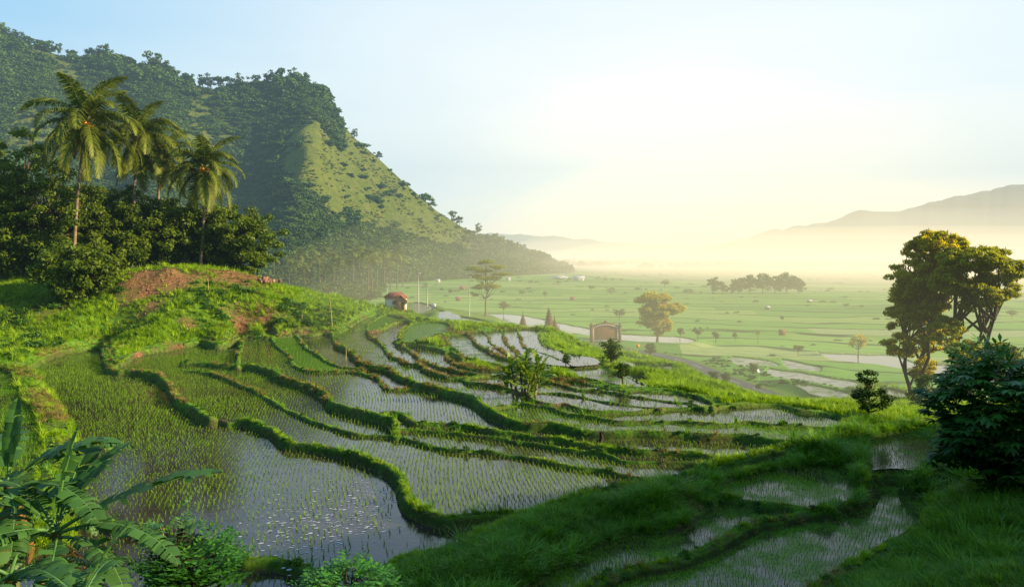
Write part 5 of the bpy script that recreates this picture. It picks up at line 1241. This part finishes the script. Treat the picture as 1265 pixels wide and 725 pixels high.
# brick gateway wall
p = at(748, 417, 195); S = p[1] / FPX      # metres per photo pixel there
e = empty('brick_gateway', p, -.05); tag(e, 'red brick village gateway wall with white arched trim beside the road', 'gateway')
W2 = 18 * S; Ht = (CAMZ + (308 - 396) * S - p[2]) / 1.2
mb = MB(); n_ = 13; tops = [(-W2 + 2 * W2 * i / (n_ - 1)) * .88 for i in range(n_)]
prof = [Ht * (.70 + .34 * math.sqrt(max(0, 1 - (t / W2) ** 2))) for t in tops]
v = [(x_, -.3, -.4) for x_ in tops] + [(x_, -.3, h_) for x_, h_ in zip(tops, prof)] + [(x_, .3, -.4) for x_ in tops] + [(x_, .3, h_) for x_, h_ in zip(tops, prof)]
f = []
for i in range(n_ - 1): f += [(i, i + 1, n_ + i + 1, n_ + i), (2 * n_ + i + 1, 2 * n_ + i, 3 * n_ + i, 3 * n_ + i + 1), (n_ + i, n_ + i + 1, 3 * n_ + i + 1, 3 * n_ + i)]
mb.add(v, f); mb.build('wall', M['brick'], e)
mb = MB()
for i in range(n_ - 1):
    a, b_ = np.array([tops[i] * .93, -.34, prof[i] - .35]), np.array([tops[i + 1] * .93, -.34, prof[i + 1] - .35]); mb.tube([a, b_], [.09, .09], 5)
for sg in (-1, 1): mb.box((sg * W2 * .83, -.34, Ht * .35), (.2, .1, Ht * .8))
mb.box((0, -.34, .35), (W2 * 1.55, .1, .45)); mb.build('trim', M['whitetrim'], e)
for sg in (-1, 1):
    mb = MB(); mb.box((sg * W2 * .97, 0, Ht * .4), (.8, .9, Ht * 1.0)); mb.box((sg * W2 * .97, 0, Ht * .93), (1.1, 1.1, .25)); mb.box((sg * W2 * .97, 0, Ht * 1.03), (.7, .7, .35), top=.5); mb.build('pillar', M['stone'], e)
mb = MB()
for i, t in enumerate(tops[1:-1]): mb.box((t, 0, prof[i + 1] + .12), (.42, .5, .45 if i % 2 else .25), top=.6)
mb.box((0, 0, Ht * 1.13), (1.2, .6, .5), top=.45); mb.build('coping', M['stone'], e)
mb = MB()
for k in (-1, -.35, .3, .95): mb.box((k * W2 * .5, -.34, Ht * .5), (W2 * .22, .06, .12)); mb.box((k * W2 * .5, -.34, Ht * .42), (W2 * .16, .06, .08))
pn = mb.build('panel', M['brick'], e)
# split shrine towers
def shrine(u, v, z, hpx, wpx, label, tiers=7):
    p = at(u, v, 178); S = p[1] / FPX; h = CAMZ + (308 - (v - hpx)) * S - p[2]; w = wpx * S * 1.45; e = empty('shrine_tower', p, .2); tag(e, label, 'shrine', 'carved stone towers beside the road')
    mb = MB(); mb.box((0, 0, h * .09), (w, w, h * .3)); mb.build('plinth', M['stone'], e)
    mb = MB(); zz = h * .22
    for k in range(tiers):
        f = 1 - k / tiers; hh = h * .11 * (.6 + .6 * f); mb.box((0, 0, zz + hh * .35), (w * .72 * f, w * .72 * f, hh)); mb.box((0, 0, zz + hh * .9), (w * .92 * f, w * .92 * f, hh * .28), top=.8)
        for sx_ in (-1, 1): mb.box((sx_ * w * .42 * f, 0, zz + hh * 1.15), (w * .12, w * .12, hh * .5), top=.2)
        zz += hh
    mb.tube([(0, 0, zz), (0, 0, (zz + h) / 2), (0, 0, h)], [w * .09, w * .05, w * .01], 6); mb.build('tiers', M['stone'], e)
shrine(678, 413, -2, 33, 8.5, 'tallest carved stone tower of the split gate beside the road')
shrine(685, 413.5, -2, 24, 8, 'broader half of the split gate leaning close to the tallest tower', 5)
shrine(690.5, 413.5, -2, 13.5, 4.5, 'short stone pillar at the right of the split gate', 4)
shrine(646, 403, -1, 19, 6, 'separate dark shrine tower left of the split gate', 5)
# signs
p = at(788, 424, 176); e = empty('warning_sign', p); tag(e, 'yellow diamond warning sign beside the road', 'road sign')
mb = MB(); mb.tube([(0, 0, -.2), (0, 0, 2.2)], [.05, .05], 8); mb.build('post', M['pole'], e)
mb = MB(); s_ = .55; mb.add([(-s_, -.06, 1.6), (0, -.06, 1.6 - s_), (s_, -.06, 1.6), (0, -.06, 1.6 + s_), (-s_, -.03, 1.6), (0, -.03, 1.6 - s_), (s_, -.03, 1.6), (0, -.03, 1.6 + s_)], [(0, 1, 2, 3), (7, 6, 5, 4), (0, 4, 5, 1), (1, 5, 6, 2), (2, 6, 7, 3), (3, 7, 4, 0)]); pl = mb.build('panel', M['yellow'], e)
mb = MB(); mb.tube([(-.05, -.065, 1.35), (-.05, -.065, 1.6), (.12, -.065, 1.8)], [.045, .045, .02], 5); mb.build('symbol', M['black'], pl)
p = hit(938, 470, -3.9); e = empty('round_sign', p); tag(e, 'round white sign on a thin post by the road', 'road sign')
mb = MB(); mb.tube([(0, 0, -.2), (0, 0, 2.0)], [.04, .04], 8); mb.build('post', M['pole'], e)
mb = MB(); mb.tube([(0, -.06, 1.9), (0, -.02, 1.9)], [.42, .42], 18); mb.build('panel', M['white'], e)
p = at(718, 416, 196); e = empty('roadside_marker', p); tag(e, 'low white block shaped marker left of the brick gateway', 'marker')
mb = MB(); mb.box((0, 0, .4), (1.1, .3, .9), top=.9); mb.build('slab', M['white'], e); mb = MB(); mb.box((0, 0, .9), (1.25, .4, .1)); mb.build('cap', M['whitetrim'], e)
# motorbike-sized dark cart on the road edge
p = P(694, 420.5, -3.85); p[2] = gz(p[0], p[1]) + .05
e = empty('parked_car', p, .3); tag(e, 'small dark car on the far stretch of road left of the gateway', 'car')
mb = MB(); mb.box((0, 0, .55), (2.6, 1.4, .5)); mb.box((-.1, 0, .98), (1.5, 1.25, .42), top=.75); mb.build('body', M['black'], e, )
for sx_ in (-.85, .85):
    for sy_ in (-.7, .7): mb = MB(); mb.tube([(sx_, sy_ - .08, .28), (sx_, sy_ + .08, .28)], [.3, .3], 12); mb.build('wheel', M['black'], e)
mb = MB(); mb.box((.72, 0, .98), (.04, 1.0, .3)); mb.build('window', M['tin'], e)
# utility poles
for (u, v0, v1, Y, lab) in [(517, 377, 335, 190, 'tall pale utility pole right of the farmhouse'), (528, 382, 350, 175, 'shorter pale pole just right of the tall one'), (580, 386, 340, 215, 'thin pale pole left of the layered tree'), (478, 356, 342, 300, 'short pole in front of the palm grove')]:
    p = at(u, v0, Y); zt = CAMZ + (308 - v1) / FPX * Y; e = empty('utility_pole', p); tag(e, lab, 'utility pole')
    mb = MB(); mb.tube([(0, 0, -.3), (0, 0, zt - p[2])], [.16, .10], 8); mb.build('post', M['pole'], e)
    mb = MB(); mb.box((0, 0, zt - p[2] - .5), (1.3, .12, .12)); [mb.tube([(k, 0, zt - p[2] - .45), (k, 0, zt - p[2] - .2)], [.05, .04], 5) for k in (-.55, .55)]; mb.build('crossarm', M['pole'], e)
# bamboo stakes
for (u, v0, v1, z, du, lab) in [(411, 408, 349, 10.6, -6, 'leaning bamboo stake standing on the bank'), (427, 447, 424, 9.3, 0, 'thin straight cane in the middle green paddy'), (257, 362, 338, 15.9, 0, 'bamboo stake in front of the red earth bank'), (372, 400, 385, 11.6, 2, 'short forked stick on the grassy bank'), (742, 547, 533, 8.9, 0, 'stubby dark post on the dyke')]:
    p = hit(u, v0, z); q = PY(u + du, v1, p[1]) - p; mb = MB(); rr_ = .16 if u == 742 else .05
    mb.tube([(0, 0, -.2), tuple(q * .5 + np.array([.05, 0, 0])), tuple(q)], [rr_, rr_ * .8, rr_ * .5], 7); mb.tube([tuple(q * .62), tuple(q * .62 + np.array([.16, 0, .22]))], [rr_ * .6, rr_ * .3], 5)
    tag(mb.build('post' if u == 742 else 'bamboo_stake', M['bark_dark'] if u == 742 else M['bamboo'], loc=p, smooth=True), lab, 'post' if u == 742 else 'stake')
# rubble heap on the ledge
p = hit(327, 348, 16.4); mb = MB(); r = np.random.default_rng(3)
for k in range(46):
    d = r.normal(size=2) * .75; zz = max(.1, .95 - np.hypot(*d) * .8) * r.uniform(.3, 1); mb.box((d[0], d[1], zz), r.uniform(.25, .6, 3), r.uniform(0, 3), top=r.uniform(.5, .9))
tag(mb.build('stone_heap', M['rubble'], loc=p), 'heap of reddish broken stones on the grassy ledge', 'stone heap')
# far houses
def far_house(u, v, z, wpx, hpx, wallm, roofm, label, name='house', Y=None):
    p = hit(u, v, z) if Y is None else at(u, v, Y); S = p[1] / FPX; w = wpx * S; h = hpx * S; e = empty(name, p, random.uniform(-.2, .2)); tag(e, label, 'house' if name != 'field_hut' else 'hut')
    mb = MB(); mb.box((0, 0, h * .25), (w, w * .6, h * .7)); mb.build('wall', wallm, e); mb = MB(); gable(mb, w, w * .6, h * .42, h * .6, w * .08, h * .04); mb.build('roof', roofm, e)
    for k in (-.25, .25): mb = MB(); mb.box((k * w, -w * .3 - .03, h * .3), (w * .14, .06, h * .2)); mb.build('window', M['dark'], e)
for a in [(409, 351, 0, 15, 9, M['whitewall'], M['tin'], 'white house with a pale tin roof among the palms', 'house', 330), (392, 352, 0, 16, 6, M['brick'], M['rooftile'], 'long low red roofed house left of the white house', 'house', 325),
          (715, 347, -5.8, 13, 6, M['whitewall'], M['tin'], 'white roofed building farthest right in the hazy hamlet', 'house', None), (692, 345, -5.8, 18, 4, M['whitewall'], M['tin'], 'long pale shed in the middle of the hazy hamlet', 'house', None), (662, 337, -5.8, 7, 5, M['whitewall'], M['tin'], 'small white house at the toe of the mountain', 'house', None),
          (655, 335, -5.8, 5, 4, M['whitewall'], M['rooftile'], 'tiny house left of the small white one at the mountain toe', 'house', None), (628, 347, -5.8, 5, 4, M['whitewall'], M['tin'], 'tiny white house above the layered tree top', 'house', None), (541, 349, -5.8, 5, 4, M['whitewall'], M['tin'], 'small grey hut at the edge of the mountain foot fields', 'house', None),
          (571, 358, -5.8, 6, 4.5, M['brick'], M['rooftile'], 'pinkish field hut nearer the mountain foot', 'field_hut', None), (566, 372, -5.8, 6, 5, M['brick'], M['rooftile'], 'pinkish field hut left of the layered tree', 'field_hut', None), (966, 414, -5.8, 7, 7, M['brick'], M['rooftile'], 'pink roofed hut standing in the rice plain', 'field_hut', None),
          (948, 382, -5.8, 5, 4, M['brick'], M['tin'], 'faint pale hut far out on the rice plain', 'field_hut', None), (536, 383, 2, 5, 5, M['whitewall'], M['tin'], 'little white pump house below the terraces', 'field_hut', 175), (707, 371, -5.8, 5, 4, M['brick'], M['rooftile'], 'faint pink hut in the hazy fields', 'field_hut', None),
          (1000, 374, -5.8, 5, 3.5, M['brick'], M['tin'], 'dim low hut on the far right fields', 'field_hut', None)]: far_house(*a)

# ------------------------------------------------------------------ haze
def haze(name, loc, rad, dens, col, L, shape='sphere', label=None):
    m_, nt_, _, ln_ = newmat(name)
    ab = N(nt_, 'ShaderNodeVolumeAbsorption'); ab.inputs['Color'].default_value = (0, 0, 0, 1); ab.inputs['Density'].default_value = dens
    em = N(nt_, 'ShaderNodeEmission'); em.inputs['Color'].default_value = (*col, 1); em.inputs['Strength'].default_value = L * dens  # emitted glow stands in for sunlight scattered by the mist
    ad = N(nt_, 'ShaderNodeAddShader'); ln_.new(ab.outputs[0], ad.inputs[0]); ln_.new(em.outputs[0], ad.inputs[1])
    o_ = N(nt_, 'ShaderNodeOutputMaterial'); ln_.new(ad.outputs[0], o_.inputs['Volume'])
    mb = MB()
    if shape == 'box':
        mb.box((0, 0, 0), (2, 2, 2)); me_ = mb.mesh(name, m_)
    else:
        V_ = []; F_ = []; a, b_ = 48, 24
        for i in range(b_ + 1):
            ph = PI * i / b_
            for j in range(a): V_.append((math.sin(ph) * math.cos(2 * PI * j / a), math.sin(ph) * math.sin(2 * PI * j / a), math.cos(ph)))
        for i in range(b_):
            for j in range(a): F_.append((i * a + j, (i + 1) * a + j, (i + 1) * a + (j + 1) % a, i * a + (j + 1) % a))
        me_ = raw_mesh(name, V_, F_, m_)
    o = link(name, me_, None, loc); o.scale = rad; tag(o, label, kind='structure'); return o
haze('morning_haze', (0, 2600, 250), (5200, 2550, 320), .00018, (.50, .74, .82), .85, 'box')
for i, (rz_, dn, k_) in enumerate([(16, .0007, 1.0), (32, .0005, 1.0), (58, .00025, 1.1), (100, .00013, 1.25)]):
    haze('valley_mist', (760, 1750, -6), (1050 * k_, 1050 * k_, rz_), dn, (1.0, .91, .76), 1.25)
for i, (rz_, dn, k_) in enumerate([(14, .0012, .9), (28, .0011, 1.0), (52, .0007, 1.1), (95, .0003, 1.2), (160, .0002, 1.35)]):
    haze('glowing_mist', (390, 960, -6), (340 * k_, 640 * k_, rz_), dn, (1.0, .83, .54), 1.55)
haze('terrace_haze', (34, 128, 6), (72, 74, 22), .0016, (1.0, .95, .55), .9)
haze('golden_haze', (60, 240, 0), (140, 155, 42), .0006, (1.0, .88, .42), 1.15)
# ------------------------------------------------------------------ sky and sun
SUN_AZ, SUN_EL = math.radians(98), math.radians(21)
w = bpy.data.worlds.new('World'); scene.world = w; w.use_nodes = True; nt = w.node_tree; nt.nodes.clear(); ln = nt.links
sky = N(nt, 'ShaderNodeTexSky'); sky.sky_type = 'NISHITA'; sky.sun_disc = False; sky.sun_elevation = SUN_EL; sky.sun_rotation = SUN_AZ; sky.dust_density = 2.5; sky.air_density = 1.0
b1 = N(nt, 'ShaderNodeBackground'); b1.inputs[1].default_value = .05; ln.new(sky.outputs[0], b1.inputs[0])
tc = N(nt, 'ShaderNodeTexCoord')
gd = ray(850, 262); gd = gd / np.linalg.norm(gd)
sb = N(nt, 'ShaderNodeVectorMath', operation='SUBTRACT'); ln.new(tc.outputs['Generated'], sb.inputs[0]); sb.inputs[1].default_value = tuple(gd)
ml = N(nt, 'ShaderNodeVectorMath', operation='MULTIPLY'); ln.new(sb.outputs[0], ml.inputs[0]); ml.inputs[1].default_value = (.85, .85, 1.55)
le = N(nt, 'ShaderNodeVectorMath', operation='LENGTH'); ln.new(ml.outputs[0], le.inputs[0])
cn = N(nt, 'ShaderNodeTexNoise'); cn.inputs['Scale'].default_value = 3; cn.inputs['Detail'].default_value = 5
cs = N(nt, 'ShaderNodeVectorMath', operation='MULTIPLY'); ln.new(tc.outputs['Generated'], cs.inputs[0]); cs.inputs[1].default_value = (1, 1, 5); ln.new(cs.outputs[0], cn.inputs['Vector'])
dd = math_(nt, 'ADD', le.outputs['Value'], math_(nt, 'MULTIPLY', math_(nt, 'SUBTRACT', cn.outputs['Fac'], .5), .12))
c = ramp(nt, math_(nt, 'MULTIPLY', dd, .7), [(0, (2.3, 1.85, 1.15)), (.10, (1.6, 1.40, 1.05)), (.21, (1.12, 1.08, 1.0)), (.33, (.84, .92, .95)), (.5, (.33, .60, .85)), (.68, (.16, .41, .76)), (1, (.14, .32, .62))])
b2 = N(nt, 'ShaderNodeBackground'); b2.inputs[1].default_value = 1.0; ln.new(c, b2.inputs[0])
ad = N(nt, 'ShaderNodeAddShader'); ln.new(b1.outputs[0], ad.inputs[0]); ln.new(b2.outputs[0], ad.inputs[1])
o = N(nt, 'ShaderNodeOutputWorld'); ln.new(ad.outputs[0], o.inputs[0])
sl = bpy.data.lights.new('sun', 'SUN'); sl.energy = 9.5; sl.angle = math.radians(.5); sl.color = (1, .80, .52)
so_ = bpy.data.objects.new('sun', sl); COL.objects.link(so_)
dvec = Vector((math.sin(SUN_AZ) * math.cos(SUN_EL), math.cos(SUN_AZ) * math.cos(SUN_EL), math.sin(SUN_EL)))
so_.rotation_euler = dvec.to_track_quat('Z', 'Y').to_euler(); so_.location = (60, 20, 80)
scene.cycles.max_bounces = 5; scene.cycles.diffuse_bounces = 2; scene.cycles.glossy_bounces = 2; scene.cycles.transmission_bounces = 2; scene.cycles.volume_bounces = 0; scene.cycles.transparent_max_bounces = 6
scene.cycles.use_denoising = True
scene.cycles.caustics_reflective = False; scene.cycles.caustics_refractive = False
